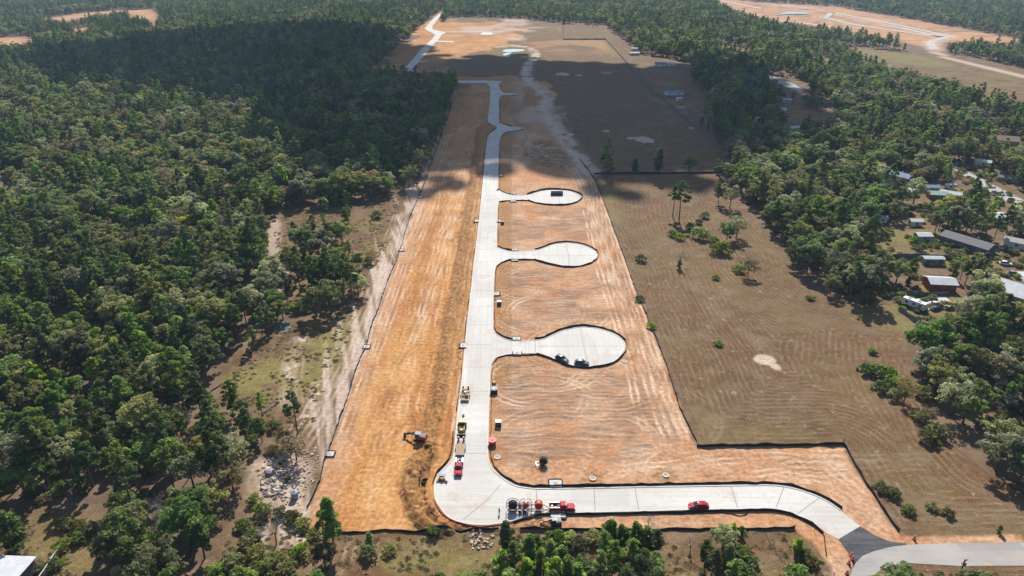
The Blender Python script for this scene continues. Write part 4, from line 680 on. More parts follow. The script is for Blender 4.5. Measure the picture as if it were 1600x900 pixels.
for (a, b, L_, W_, *_r) in HS:
    g = G(a, b); HOUSES.append((g.x, g.y, max(L_, W_)*0.5+2.6))
    dv = -g.normalized()
    for k in range(1, 4): HOUSES.append((g.x+dv.x*k*7, g.y+dv.y*k*7, max(L_, W_)*0.33+1.6))
for (a, b, r) in [(1462,474,9),(1428,478,9),(1440,490,10),(1420,505,7),(1420,412,7),(1460,412,7),(1440,405,6),(1480,412,7),(1563,418,9)]: g = G(a, b); HOUSES.append((g.x, g.y, r))

def sample():
    out = []
    for (y0, y1, s) in ((40, 420, 5.7), (420, 900, 6.2), (900, 1700, 7.5), (1700, 4800, 11.0)):
        half = lambda y: 0.80*y*1.0+120
        yy = np.arange(y0, y1, s); 
        for yv in yy:
            xx = np.arange(-half(yv), half(yv), s); out.append(np.column_stack([xx+rng.uniform(-.48, .48, len(xx))*s, yv+rng.uniform(-.48, .48, len(xx))*s]))
    return np.concatenate(out)
S = sample()
no = np.maximum.reduce([sd_poly(S, W['site'], 30)+1.5, sd_poly(S, W['past'], 30)+1, sd_poly(S, W['upast'], 30)+1, sd_poly(S, W['lclear'], 30)+1, sd_poly(S, W['bot'], 30)+1, sd_poly(S, W['yard'], 30)+1, sd_poly(S, W['rside'], 30)+1, sd_poly(S, W['road2'], 30)+4]+[sd_poly(S, GP([(a, b+f_*FPX*0.9*13/max(200, project(G(a, b))[2])) for a, b in c]), 30)+2 for c in FARCLEAR for f_ in (0, .5, .95)]+[sd_poly(S, GP([(a, b+f_*FPX*0.9*11/max(200, project(G(a, b))[2])) for a, b in c]), 30)+2 for c in RESYARD for f_ in (0, .5, .85)])
keep = no < 0
den = fbm(S[:, 0], S[:, 1], 22, 2, 5); resid = (S[:, 0] > 90) & (S[:, 1] > 150) & (S[:, 1] < 1100)
keep &= rng.uniform(0, 1, len(S)) < np.where(resid, np.where(den < 0.36, 0.62, 0.95), np.where(den < 0.34, 0.45, 0.95))
for (hx, hy, hr) in HOUSES: keep &= np.hypot(S[:, 0]-hx, S[:, 1]-hy) > hr
    # trees right in front of a roof the photograph shows stay out of the line of the yard
hd = np.full(len(S), 99.0)
for (hx, hy, hr) in hand_xy: keep &= np.hypot(S[:, 0]-hx, S[:, 1]-hy) > hr
S = S[keep]
sp_n = fbm(S[:, 0], S[:, 1], 45, 2, 91); u1 = rng.uniform(0, 1, len(S))
def kind_of(i):
    p, q = sp_n[i], u1[i]; pineish = 0.42+(p-0.5)*1.7
    if S[i, 0] > 150: pineish -= 0.05
    if q < pineish: return ['pd', 'pm', 'pm', 'pb', 'pd', 'pm', 'pb'][int(q*9773) % 7]
    r_ = (q*7919) % 1
    return 'oo' if r_ < .30 else 'og' if r_ < .50 else 'ogr' if r_ < .80 else 'ob' if r_ < .855 else 'sn' if r_ < .94 else 'll' if r_ < .955 else 'ly' if r_ < .962 else 'ydp'
order = np.argsort(S[:, 1]); single = []
N_SINGLE = 296-N_PLANTS[0]+sum(1 for h in HAND if KINDS[h[0]][2] == 'shrub')
for i in order:
    u, v, zc = project((S[i, 0], S[i, 1], 8.0))
    if 4 < u < 1596 and v < 915 and len(single) < N_SINGLE: single.append(i)
single_set = set(single)
for i in single: place(kind_of(i), S[i, 0], S[i, 1])

def cloud_of_instances(name, pts, idx, scl, rot, protos, kind='stuff'):
    """ONE object: instances of a few plant meshes on its points"""
    me = bpy.data.meshes.new(name); me.from_pydata([tuple(p) for p in pts], [], [])
    for nm, typ, dat in (('pick', 'INT', np.asarray(idx, np.int32)), ('size', 'FLOAT', np.asarray(scl, np.float32)), ('turn', 'FLOAT', np.asarray(rot, np.float32))):
        at = me.attributes.new(nm, typ, 'POINT'); at.data.foreach_set('value', dat)
    src = bpy.data.collections.new(name+'_kinds')
    for i, (ms) in enumerate(protos):
        o = bpy.data.objects.new(f'{name}_kind_{i:02d}', ms); src.objects.link(o)
    ng = bpy.data.node_groups.new(name, 'GeometryNodeTree'); ng.interface.new_socket('Geometry', in_out='INPUT', socket_type='NodeSocketGeometry'); ng.interface.new_socket('Geometry', in_out='OUTPUT', socket_type='NodeSocketGeometry')
    N = ng.nodes.new; L = ng.links.new; gi, go = N('NodeGroupInput'), N('NodeGroupOutput'); ci = N('GeometryNodeCollectionInfo'); ci.inputs['Collection'].default_value = src; ci.inputs['Separate Children'].default_value = True; ci.inputs['Reset Children'].default_value = True
    ip = N('GeometryNodeInstanceOnPoints'); ip.inputs['Pick Instance'].default_value = True
    def na(n_, dt): a = N('GeometryNodeInputNamedAttribute'); a.data_type = dt; a.inputs['Name'].default_value = n_; return a.outputs[0]
    cx = N('ShaderNodeCombineXYZ'); L(na('turn', 'FLOAT'), cx.inputs[2]); er = N('FunctionNodeEulerToRotation'); L(cx.outputs[0], er.inputs[0])
    L(gi.outputs[0], ip.inputs['Points']); L(ci.outputs[0], ip.inputs['Instance']); L(na('pick', 'INT'), ip.inputs['Instance Index']); L(er.outputs[0], ip.inputs['Rotation']); L(na('size', 'FLOAT'), ip.inputs['Scale']); L(ip.outputs[0], go.inputs[0])
    o = bpy.data.objects.new(name, me); COL.objects.link(o); md = o.modifiers.new('scatter', 'NODES'); md.node_group = ng; tag(o, kind=kind); return o
def joined(pk, leaf):
    tm, cm = PROTO[pk]; bm = bmesh.new(); bm.from_mesh(tm); nt_ = len(bm.faces)
    if cm: bm.from_mesh(cm)
    me = bpy.data.meshes.new('plant'); 
    for i, f in enumerate(bm.faces): f.material_index = 0 if i < nt_ else 1
    bm.to_mesh(me); bm.free(); me.materials.append(tm.materials[0]); me.materials.append(LEAF[leaf] if leaf else tm.materials[0]); return me
FK = []; FI = {}
for k in ('pd', 'pm', 'pb', 'oo', 'og', 'ogr', 'ob', 'sn', 'll', 'ly', 'ydp'):
    FI[k] = []
    for pk in KINDS[k][0]: FI[k].append(len(FK)); FK.append(joined(pk, KINDS[k][1]))
rest = [i for i in range(len(S)) if i not in single_set]
pts = [(S[i, 0], S[i, 1], float(0)) for i in rest]; zz = z.reshape(ny, nx)
ixs = np.clip(np.searchsorted(xs, S[rest, 0]), 0, nx-1); iys = np.clip(np.searchsorted(ys, S[rest, 1]), 0, ny-1); pz = zz[iys, ixs]
pts = np.column_stack([S[rest], pz-0.1]); far_k = np.clip((S[rest, 1]-1500)/1500, 0, 1)
woods = cloud_of_instances('woods', pts, [random.choice(FI[kind_of(i)]) for i in rest], np.where(rng.uniform(0, 1, len(rest)) < 0.3, rng.uniform(0.55, 0.85, len(rest)), rng.uniform(0.82, 1.3, len(rest)))*(1+0.35*far_k), rng.uniform(0, 6.28, len(rest)), FK)
tag(woods, 'mixed pine and oak woods spreading to the horizon round the cleared strip', 'woods')
# low growth: understorey in the woods, weeds and dry tufts on the clearings
def scatter(n, box_, ok):
    x = rng.uniform(box_[0], box_[1], n); y = rng.uniform(box_[2], box_[3], n); q = np.column_stack([x, y]); return q[ok(q)]
def zat(q): return zz[np.clip(np.searchsorted(ys, q[:, 1]), 0, ny-1), np.clip(np.searchsorted(xs, q[:, 0]), 0, nx-1)]
UB = [joined(f'bush{i}', l) for l in ('oak_green', 'oak_olive', 'weeds', 'oak_brown', 'pine_mid') for i in (0, 1, 2)]
def in_wood(q): return (np.maximum.reduce([sd_poly(q, W[k], 20) for k in ('site', 'past', 'upast', 'yard', 'rside')]) < -2) & (fbm(q[:, 0], q[:, 1], 18, 2, 15) > 0.36) & (sd_poly(q, W['bot'], 20) < 0) & (sd_poly(q, W['lclear'], 20) < -2) & (np.abs(q[:, 0]) < 0.85*q[:, 1]+60)
q = scatter(16000, (-420, 420, 60, 460), in_wood)
under = cloud_of_instances('undergrowth', np.column_stack([q, zat(q)-0.05]), rng.integers(0, len(UB), len(q)), rng.uniform(0.4, 1.15, len(q)), rng.uniform(0, 6.28, len(q)), UB); tag(under, 'low shrubby undergrowth on the floor of the woods', 'undergrowth')
def grass_tuft(seed, leaf, R0=1.3, H=0.5, n=60):
    r = np.random.default_rng(seed); a = r.uniform(0, 6.28, n); k = R0*np.sqrt(r.uniform(0, 1, n)); c = np.column_stack([k*np.cos(a), k*np.sin(a), H*0.5*r.uniform(0.3, 1, n)])
    nm = np.column_stack([np.cos(a)*.5, np.sin(a)*.5, r.uniform(0.4, 1.2, n)]); nm /= np.linalg.norm(nm, axis=1)[:, None]; return quad_mesh('tuft', quads(c, nm, H, r), r.uniform(0.2, 0.9, n), LEAF[leaf])
TB = [grass_tuft(i, l) for i, l in enumerate(('straw', 'straw', 'weeds', 'straw', 'weeds', 'straw'))]
def on_dry(q):
    e = np.maximum.reduce([sd_poly(q, W[k], 20) for k in ('lclear', 'yard', 'bot', 'rside')]); e = np.where(sd_poly(q, W['past'], 20) > -1, -1, e)
    return (e > 0) & (sd_poly(q, W['site'], 10) < -0.6) & (np.maximum(sd_poly(q, W['croad'], 10), sd_poly(q, W['apron'], 10)) < -1.0) & (fbm(q[:, 0], q[:, 1], 7, 2, 25) > 0.40) & (sd_line(q, fence_l, 25) > 6)
q = scatter(60000, (-170, 240, 70, 400), on_dry)
tw = cloud_of_instances('grass', np.column_stack([q, zat(q)-0.04]), rng.integers(0, len(TB), len(q)), rng.uniform(0.2, 0.6, len(q)), rng.uniform(0, 6.28, len(q)), TB); tag(tw, 'dry grass and weeds tufted over the clearings and verges', 'grass')
q = scatter(260, (-90, 190, 70, 300), lambda q: on_dry(q) & (fbm(q[:, 0], q[:, 1], 10, 2, 44) > 0.5) & (sd_poly(q, W['past'], 20) < -1) & (sd_line(q, fence_l, 25) > 11))
tw = cloud_of_instances('weeds', np.column_stack([q, zat(q)-0.04]), rng.integers(0, len(UB), len(q)), rng.uniform(0.15, 0.42, len(q)), rng.uniform(0, 6.28, len(q)), UB); tag(tw, 'scattered low weedy scrub on the dry clearings', 'weeds')

# ------------------------------------------------------------------ clouds overhead (out of the frame, they shade the middle of the view) and the air
def make_cloud(poly_px, zc, seed, step=17, amp=55):
    r = np.random.default_rng(seed); poly = GP(poly_px); lo, hi = poly.min(0)-60, poly.max(0)+60
    gx, gy = np.meshgrid(np.arange(lo[0], hi[0], step), np.arange(lo[1], hi[1], step)); q = np.column_stack([gx.ravel(), gy.ravel()])+r.uniform(-9, 9, (gx.size, 2))
    e = sd_poly(q, poly, 120)+(fbm(q[:, 0], q[:, 1], 90, 3, seed)-0.5)*amp
    keep_ = r.uniform(0, 1, len(q)) < ss(e+18*(r.uniform(-1, 1, len(e))), -40, 6); q, e = q[keep_], e[keep_]
    bm = bmesh.new(); bmesh.ops.create_icosphere(bm, subdivisions=2, radius=1); base = np.array([v.co[:] for v in bm.verts]); fac = np.array([[v.index for v in f.verts] for f in bm.faces]); bm.free()
    sh = np.array([SDIR.x, SDIR.y])/SDIR.z*zc; V, F = [], []
    for i, (p, d) in enumerate(zip(q, e)):
        rad = r.uniform(15, 25)*(0.45+0.55*min(1, max(0, d+34)/50))*(0.5 if step < 15 else 1); n_ = base*(1+0.18*r.normal(size=(len(base), 1)))
        V.append(n_*np.array([rad, rad, rad*0.6])+np.array([p[0]+sh[0], p[1]+sh[1], zc+r.uniform(-12, 30+min(60, max(0, d))*0.6)])); F.append(fac+i*len(base))
    me = bpy.data.meshes.new('cloud'); me.from_pydata(np.concatenate(V).tolist(), [], np.concatenate(F).tolist()); me.polygons.foreach_set('use_smooth', np.ones(len(me.polygons), bool))
    t = NT('cloud_vapour') if 'cloud_vapour' not in bpy.data.materials else None
    if t: t.finish((0.85, 0.86, 0.88), 1.0, 0, 0.0)
    me.materials.append(bpy.data.materials['cloud_vapour']); o = bpy.data.objects.new('cloud', me); COL.objects.link(o); tag(o, kind='structure')
make_cloud([(40,104),(130,80),(250,64),(330,58),(470,45),(560,52),(640,74),(690,104),(730,92),(790,88),(840,104),(900,98),(960,104),(1010,112),(1060,98),(1120,104),(1180,130),(1240,160),(1310,178),(1250,206),(1170,224),(1100,232),(1040,248),(940,252),(890,238),(820,232),(760,236),(700,234),(640,246),(560,262),(520,240),(430,196),(370,160),(240,146),(120,124)], 620, 4)
hz = MB(); hz.box((0, 2400, 60), (9600, 6200, 132)); t_ = NT('haze_air')
pv = t_.n('ShaderNodeVolumePrincipled', {'Color': (0.55, 0.75, 1.0, 1), 'Density': 0.00010, 'Anisotropy': 0.0}); t_.t.links.new(pv.outputs[0], t_.out.inputs['Volume'])
tag(hz.build('haze', t_.m), kind='stuff')

# ------------------------------------------------------------------ silt fences and other fences
def at(px, py): g = G(px, py); return Vector((g.x, g.y, ground_z(g.x, g.y)))
def fence_mesh(b, line, h, th=0.07, z0=0.0, lean=0.0):
    line = np.asarray(line); d = np.gradient(line, axis=0); L = np.hypot(*d.T)+1e-9; nm = np.column_stack([-d[:, 1], d[:, 0]])/L[:, None]; n = len(line); r = np.random.default_rng(n)
    hh = h*np.clip(0.95+0.25*(np.convolve(r.normal(0, 1, n+4), np.ones(5)/5, 'valid'))+r.normal(0, .1, n), .45, 1.3); tp = line+nm*(lean+r.normal(0, 0.1, n))[:, None]; gz = np.array([ground_z(*p) for p in line]); vs = []
    for q, zz_ in ((line-nm*th, gz-0.1+z0), (line+nm*th, gz-0.1+z0), (tp+nm*th*0.6, gz+hh+z0), (tp-nm*th*0.6, gz+hh+z0)): vs += [(a[0], a[1], c) for a, c in zip(q, zz_)]
    fs = []
    for k in range(4):
        k2 = (k+1) % 4; fs += [(k*n+i, k*n+i+1, k2*n+i+1, k2*n+i) for i in range(n-1)]
    fs += [(0, n, 2*n, 3*n), (n-1, 2*n-1, 3*n-1, 4*n-1)]; b.add(vs, fs)
def resample(line, step):
    line = np.asarray(line); s = np.concatenate([[0], np.cumsum(np.hypot(*np.diff(line, axis=0).T))]); q = np.linspace(0, s[-1], max(3, int(s[-1]/step))); return np.column_stack([np.interp(q, s, line[:, 0]), np.interp(q, s, line[:, 1])])
def silt(line, label, h=0.7, off=0.0, name='silt_fence', m='black', grp='black silt fences round the site', th=0.07):
    line = resample(line, 1.6)
    if off: d = np.gradient(line, axis=0); L = np.hypot(*d.T)+1e-9; line = line+np.column_stack([-d[:, 1], d[:, 0]])/L[:, None]*off
    line = line+np.random.default_rng(len(line)).normal(0, 0.06, line.shape); b = MB(); fence_mesh(b, line, h, th); tag(b.build(name, M[m]), label, 'fence', grp)
def seg(E, a, b): i, j = E.index(a), E.index(b); return smooth(GP(E[i:j+1]), 4)
silt(seg(ROAD_R, (1312.5,797.5), (812,761)), 'black silt fence along the far side of the lower concrete road', .62, -.75)
silt(seg(ROAD_R, (812,761), (764,625)), 'black silt fence rounding the road corner beside the red cable drum', .5, -.75)
silt(seg(ROAD_R, (764,625), (840,552.5)), 'black silt fence along the lot below the nearest side street', .5, -.75)
silt(seg(ROAD_R, (840,552.5), (837,532)), 'black silt fence circling the nearest cul-de-sac with two dark cars', .68, -.75)
silt(seg(ROAD_R, (800,532.5), (837,405.5)), 'black silt fence on the lot between the nearest and middle cul-de-sacs', .6, -.7)
silt(seg(ROAD_R, (837,405.5), (837,391)), 'black silt fence circling the empty middle cul-de-sac', .8, -.75)
silt(seg(ROAD_R, (800,392.5), (827,313.2)), 'black silt fence on the lot between the middle and farthest cul-de-sacs', .65, -.7)
silt(seg(ROAD_R, (827,313.2), (825,304.5)), 'black silt fence circling the farthest cul-de-sac with the dumpster', .9, -.8)
silt(seg(ROAD_R, (800,304.7), (817,202.5)), 'black silt fence beside the shaded road above the farthest cul-de-sac', .6, -.7)
silt(seg(ROAD_R, (800,198.5), (805,149)), 'black silt fence at the shaded bend between the two upper road stubs', .6, -.7)
silt(seg(ROAD_L, (762,190), (755,282)), 'black silt fence along the left kerb in the cloud shadow', .55, -.6)
silt(seg(ROAD_L, (755,282), (716,642)), 'long thin black silt fence along the left kerb of the main road', .42, -.55)
silt(seg(ROAD_L, (712.5,675), (680,755)), 'black silt fence bending out beside the truck at the corner bulb', .75, -.7)
silt(seg(ROAD_L, (680.5,780), (800,814)), 'reddish stained low barrier round the near edge of the corner bulb', .35, -.6, m='reddull')
silt(seg(ROAD_L, (800,814), (1290,832.5)), 'black silt fence along the near side of the lower concrete road', .68, -.75)
silt(fence_l, 'black silt fence down the left edge of the cleared strip', .8)
silt(smooth(GP([(462,827),(507,832),(565,833),(590,830),(650,832),(695,830),(740,829),(780,829)])), 'black silt fence below the orange soil and spoil heap', .6)
silt(smooth(GP([(812,829),(880,829),(950,828),(1050,828),(1150,827.5),(1242,826)])), 'black silt fence above the pine belt and below the red car', .65)
silt(GP([(1088,698),(1150,697.5),(1230,697),(1318,694.5)]), 'black silt fence straight across the pasture corner', .95)
silt(smooth(GP([(1318,694),(1332,720),(1346,745),(1366,775),(1386,806),(1405,832)])), 'black silt fence slanting down to the asphalt apron', .95)
silt(eR[:], 'weedy black silt fence along the right edge of the strip', .7)
silt(GP([(928,272),(1000,272),(1060,271.5),(1130,270.5)]), 'dark straight fence crossing the pasture behind the large dark tree', 1.2)
silt(smooth(GP([(1286,838),(1289,850),(1288,858),(1291,868)])), 'short free end of black silt fence below the road mouth', .75)
silt(GP([(946,62),(978,97),(1012,135),(1070,185),(1130,235)]), 'long slate board fence along the shaded upper pasture', 1.6, name='board_fence', m='slate', grp='board fences', th=.08)
silt(GP([(880,40),(880,62),(946,62)]), 'dark board fence round the far corner of the upper pasture', 1.5, name='board_fence', m='pole', grp='board fences', th=.08)
def board_fence(px, h, m, label, cap=None, step=2.4):
    line = resample(GP(px), step); e = empty('board_fence', (0, 0, 0), 0, label, 'fence', 'board fences'); b = MB(); fence_mesh(b, line, h, 0.04); b.build('panel', M[m], e)
    for p in line[::1 if len(line) < 40 else 2]: q = MB(); zg = ground_z(*p); q.box((p[0], p[1], zg+h/2), (0.14, 0.14, h+0.16)); q.build('post', M[m], e)
    if cap: c = MB(); ribbon(c, line, 0.16, h+0.12, 0.06); c.build('cap', M[cap], e)
board_fence([(40,944),(66,910),(88,876),(107,846)], 1.8, 'wood', 'slatted wooden yard fence with a pale top rail', 'white')
board_fence([(1384,404),(1440,404),(1500,405)], 1.9, 'slate', 'blue-grey board fence in front of the long slate-walled house'); board_fence([(1378,466),(1430,463),(1480,462)], 1.9, 'slate', 'slate board fence between the caravan and the brick-red shed'); board_fence([(1405,486),(1424,500),(1443,517)], 1.9, 'slate', 'slate board fence slanting down from the caravan to the pasture')

# ------------------------------------------------------------------ concrete drain boxes and manholes
def inlet(px, py, rz, label, sz=(2.6, 1.9), h=0.42, top='conc'):
    p = at(px, py); e = empty('storm_drain_inlet', p, rz, label, 'drain box', 'storm drain boxes')
    b = MB(); b.box((0, 0, h/2-0.05), (sz[0], sz[1], h+0.1)); b.build('body', M[top], e, 0.04); b = MB(); b.box((0, 0, h+0.02), (sz[0]*0.35, sz[1]*0.4, 0.06)); b.build('lid', M['rubble'], e)
    b = MB(); b.box((0, sz[1]/2+0.28, h/2-0.08), (sz[0]*1.05, 0.5, h+0.12)); [b.box((s_*(sz[0]/2+.16), 0, h/2-.1), (.28, sz[1]*1.1, h+.08)) for s_ in (-1, 1)]; b.build('guard', M['black'], e); return e
for a in [(868,757,0,'concrete drain box on the far kerb of the lower road',(3,2.3)), (872,804,math.pi,'concrete drain box on the near kerb beside the red pickup',(3.4,2.4)), (807,530,0,'concrete drain box on the far kerb at the neck of the nearest cul-de-sac'), (808,553,math.pi,'concrete drain box on the near kerb at the neck of the nearest cul-de-sac'), (804,391,0,'concrete drain box on the far kerb at the neck of the middle cul-de-sac'), (804,407,math.pi,'concrete drain box on the near kerb at the neck of the middle cul-de-sac'), (802,303,0,'concrete drain box on the far kerb at the neck of the farthest cul-de-sac'), (802,315,math.pi,'concrete drain box on the near kerb at the neck of the farthest cul-de-sac'),
          (724,541,1.57,'concrete drain box on the left kerb opposite the nearest side street'), (745,346,1.57,'dark drain box on the left kerb between the upper side streets'), (779,346,-1.57,'drain box on the right kerb between the middle and farthest side streets'), (776,460,-1.57,'concrete drain box on the right kerb above the nearest side street'), (782,275,-1.57,'pale drain box by the shaded kerb above the farthest cul-de-sac')]: inlet(*a)
for a, b, l in ((516,711,'pale square drain pad on the silt fence nearest the rubble heap'), (573,543,'pale square drain pad on the silt fence above the grassy clearing'), (627,392,'pale square drain pad on the silt fence beside the sandy ground'), (657,309,'pale square drain pad on the silt fence at the edge of the cloud shadow')): inlet(a, b, 0, l, (2.0, 1.7), 0.5, 'conc')
for a, b, l in ((926,748,'concrete manhole ring in dark soil nearer the reel trailer'), (1040,743,'concrete manhole ring in dark soil nearer the red car'), (777,715,'concrete manhole ring below the red cable drum'), (976,565,'small concrete riser beside the nearest cul-de-sac')):
    e = empty('manhole', at(a, b), 0, l, 'manhole', 'concrete manhole rings'); q = MB(); q.ring((0, 0, 0.12), (0, 0, 1), 0.85, 0.55, 0.3, 20); q.build('ring', M['conc'], e); q = MB(); q.lathe((0, 0, 0.02), [(0.54, 0), (0.54, 0.16), (0.3, 0.18)], 18); q.build('cover', M['rubble'], e)

# ------------------------------------------------------------------ vehicles
def wheel(e, x, y, r=0.34, wd=0.24, rim='steel'):
    b = MB(); b.tube((x, y-wd/2, r), (x, y+wd/2, r), r, r, 18); w_ = b.build('wheel', M['tyre'], e, 0.03); b = MB(); s = 1 if y > 0 else -1; b.tube((x, y+s*wd*0.42, r), (x, y+s*(wd*0.5+0.012), r), r*0.62, r*0.55, 14); o = b.build('rim', M[rim], w_)
def car(px, py, rot, paint, label, suv=False, name='car'):
    L_, W_, H = (4.75, 1.86, 1.68) if suv else (4.75, 1.84, 1.44); e = empty(name, at(px, py)+Vector((0, 0, 0.08)), R(rot), label, 'car'); hl = L_/2
    def slab(st, zb=None):  # stations (x, half width, z low, z high)
        b = MB(); vs = []; n = len(st)
        for x, hw, z0_, z1_ in st: vs += [(x, -hw*0.96, z0_), (x, -hw, z0_+(z1_-z0_)*0.55), (x, -hw*0.86, z1_), (x, hw*0.86, z1_), (x, hw, z0_+(z1_-z0_)*0.55), (x, hw*0.96, z0_)]
        fs = [(k*6+i, k*6+(i+1) % 6, k*6+6+(i+1) % 6, k*6+6+i) for k in range(n-1) for i in range(6)]+[tuple(range(5, -1, -1)), tuple(range((n-1)*6, n*6))]; b.add(vs, fs); return b
    bw = W_/2; zb = 0.62 if not suv else 0.72; body = slab([(-hl, bw*.72, .42, zb+.12), (-hl+.18, bw*.9, .26, zb+.26), (-hl+.7, bw, .2, zb+.28), (-.6, bw, .2, zb+.27), (.75, bw, .2, zb+.25), (1.3, bw*.98, .2, zb+.2), (hl-.35, bw*.9, .22, zb+.06), (hl-.08, bw*.74, .3, zb-.08), (hl, bw*.6, .36, zb-.2)])
    bo = body.build('body', M[paint], e, 0.03, True); zt = zb+.26
    rear = -hl+(.28 if suv else .42); cab = slab([(rear, bw*.78, zt-.06, zt+.02), (rear+.42, bw*.82, zt-.06, H-.09), (-.35, bw*.84, zt-.06, H-.02), (.25, bw*.83, zt-.06, H-.05), (1.18, bw*.8, zt-.06, zt+.0)]); cab.build('window', M['glass'], e, 0.03, True)
    rf = slab([(rear+.52, bw*.66, H-.10, H-.055), (-.35, bw*.72, H-.04, H+.012), (.2, bw*.69, H-.06, H-.01)]); rf.build('roof', M[paint], e, 0.01, True)
    for s in (-1, 1):
        b = MB(); b.box((hl-.16, s*bw*.6, zb-.06), (.22, .3, .12), 0); b.build('headlight', M['lamp'], e, .02); b = MB(); b.box((-hl+.09, s*bw*.66, zb+.06), (.14, .34, .14)); b.build('tail_light', M['taill'], e, .02); b = MB(); b.box((.78, s*(bw+.08), zt), (.16, .2, .12)); b.build('mirror', M[paint], e, .02)
        b = MB(); b.tube((-1.1, s*bw*.99, zt-.26), (-.9, s*bw*.99, zt-.26), .02, .02, 6); b.build('door_handle', M['steel'], e)
        for x in (-1.42, 1.42): wheel(e, x, s*(bw-.1))
    return e
car(1091, 793, 180, 'red', 'red car parked on the lower concrete road with a dark glass roof'); car(878, 563, -40, 'navy', 'dark blue car parked at an angle on the left of the nearest cul-de-sac', True); car(909, 569, -10, 'navy', 'dark blue car parked parallel to the fence at the nearest cul-de-sac', True)
def pickup(px, py, rot, label, bed):
    e = empty('pickup_truck', at(px, py)+Vector((0, 0, 0.08)), R(rot), label, 'pickup truck', 'red work trucks'); b = MB()
    b.prism([(-.95, .5), (-.98, .95), (-.85, 1.18), (.85, 1.18), (.98, .95), (.95, .5)], 1.15, 2.75); b.box((2.85, 0, .8), (.3, 1.75, .55)); b.build('hood', M['red'], e, .05)
    b = MB(); b.prism([(-.97, .45), (-.97, 1.22), (-.86, 1.3), (.86, 1.3), (.97, 1.22), (.97, .45)], -.5, 1.16); b.box((.28, 0, 1.88), (1.3, 1.5, .09)); b.build('cab', M['red'], e, .04)
    b = MB(); b.box((.4, 0, 1.56), (1.75, 1.72, .56), 0, .74, .86, -.08); b.build('window', M['glass'], e, .02); b = MB(); b.box((0, 0, .45), (5.6, .9, .25)); b.box((3.0, 0, .55), (.14, 1.9, .22)); b.build('chassis', M['dark'], e)
    if bed == 'service':
        for s in (-1, 1):
            b = MB(); b.box((-1.75, s*.86, .98), (2.4, .32, .82)); b.build('tool_cabinet', M['red'], e, .02); b = MB(); b.box((-1.75, s*.86, 1.415), (2.36, .34, .05)); b.build('cabinet_lid', M['white'], e)
        b = MB(); b.box((-1.75, 0, .72), (2.4, 1.4, .1)); b.build('bed_floor', M['dark'], e)
        for i, (x, y, s) in enumerate(((-.9, .2, .4), (-1.5, -.25, .35), (-2.3, .1, .45))): b = MB(); b.box((x, y, .95), (s, s*.9, s*.8), i); tag(b.build('tool_box', M[('dark', 'grey', 'white')[i]], None), ('black', 'grey', 'white')[i]+' box lying in the bed of the red pickup with reel trailer', 'box', 'boxes in the truck bed'); bpy.data.objects[[o.name for o in bpy.data.objects if o.name.startswith('tool_box')][-1]].matrix_world = Matrix.Translation(e.location) @ Matrix.Rotation(R(rot), 4, 'Z')
    else:
        b = MB(); b.box((-1.75, 0, .95), (2.5, 2.1, .12)); b.box((-.52, 0, 1.45), (.08, 2.1, .95)); b.build('flat_bed', M['grey'], e)
        for s in (-1, 1): b = MB(); b.box((-1.8, s*.86, 1.24), (1.9, .42, .46)); b.build('tool_cabinet', M['steel'], e, .02)
        for i, (x, y, s) in enumerate(((-1.0, .1, .5), (-1.7, -.2, .45), (-2.2, .2, .5))): b = MB(); b.box((x, y, 1.25), (s, s*.8, s), i*.8); o = b.build('tool_box', M[('white', 'wood', 'dark')[i]]); o.matrix_world = Matrix.Translation(e.location) @ Matrix.Rotation(R(rot), 4, 'Z'); tag(o, ('white', 'tan', 'black')[i]+' box on the bed of the red truck facing the camera', 'box', 'boxes in the truck bed')
    for s in (-1, 1):
        b = MB(); b.box((2.98, s*.72, .92), (.08, .34, .18)); b.build('headlight', M['lamp'], e); b = MB(); b.box((1.0, s*1.14, 1.35), (.14, .24, .3)); b.build('mirror', M['dark'], e, .02)
        for x in (-1.85, 2.05): wheel(e, x, s*.84, .42, .3)
pickup(878, 796, 0, 'red pickup with white-lidded tool bed towing the reel trailer', 'service'); pickup(717, 733, -90, 'red flatbed truck facing the camera near the road corner', 'flat')
def trailer(px, py, rot, L_, W_, label, deck='wood', rails=False):
    e = empty('trailer', at(px, py)+Vector((0, 0, 0.08)), R(rot), label, 'trailer', 'flat trailers on the road'); b = MB(); b.box((0, 0, .72), (L_, W_, .1)); b.build('deck', M[deck], e); b = MB()
    for s in (-1, 1): b.box((0, s*W_/2, .68), (L_+.1, .1, .2)); b.tube((L_/2, s*W_*.42, .62), (L_/2+1.5, 0, .55), .06, .06, 6)
    b.box((L_/2, 0, .68), (.1, W_, .2)); b.box((-L_/2, 0, .68), (.1, W_, .2)); b.build('frame', M['dark'], e)
    for s in (-1, 1):
        for x in (-.95, -.1): wheel(e, x, s*(W_/2+.16), .36, .24)
        b = MB(); b.box((-.5, s*(W_/2+.16), .82), (1.9, .3, .06)); b.build('mudguard', M['dark'], e)
        b = MB(); b.box((-L_/2-.2, s*W_*.32, 1.3), (.12, .5, 1.3), pitch=0.0); b.build('ramp', M['steel'], e)
    return e
trailer(719.5, 703, -90, 5.6, 2.2, 'empty flat trailer with pale timber deck behind the red truck')
trailer(727, 620, -90, 5.4, 2.3, 'flat trailer loaded with pallets farther up the main road')
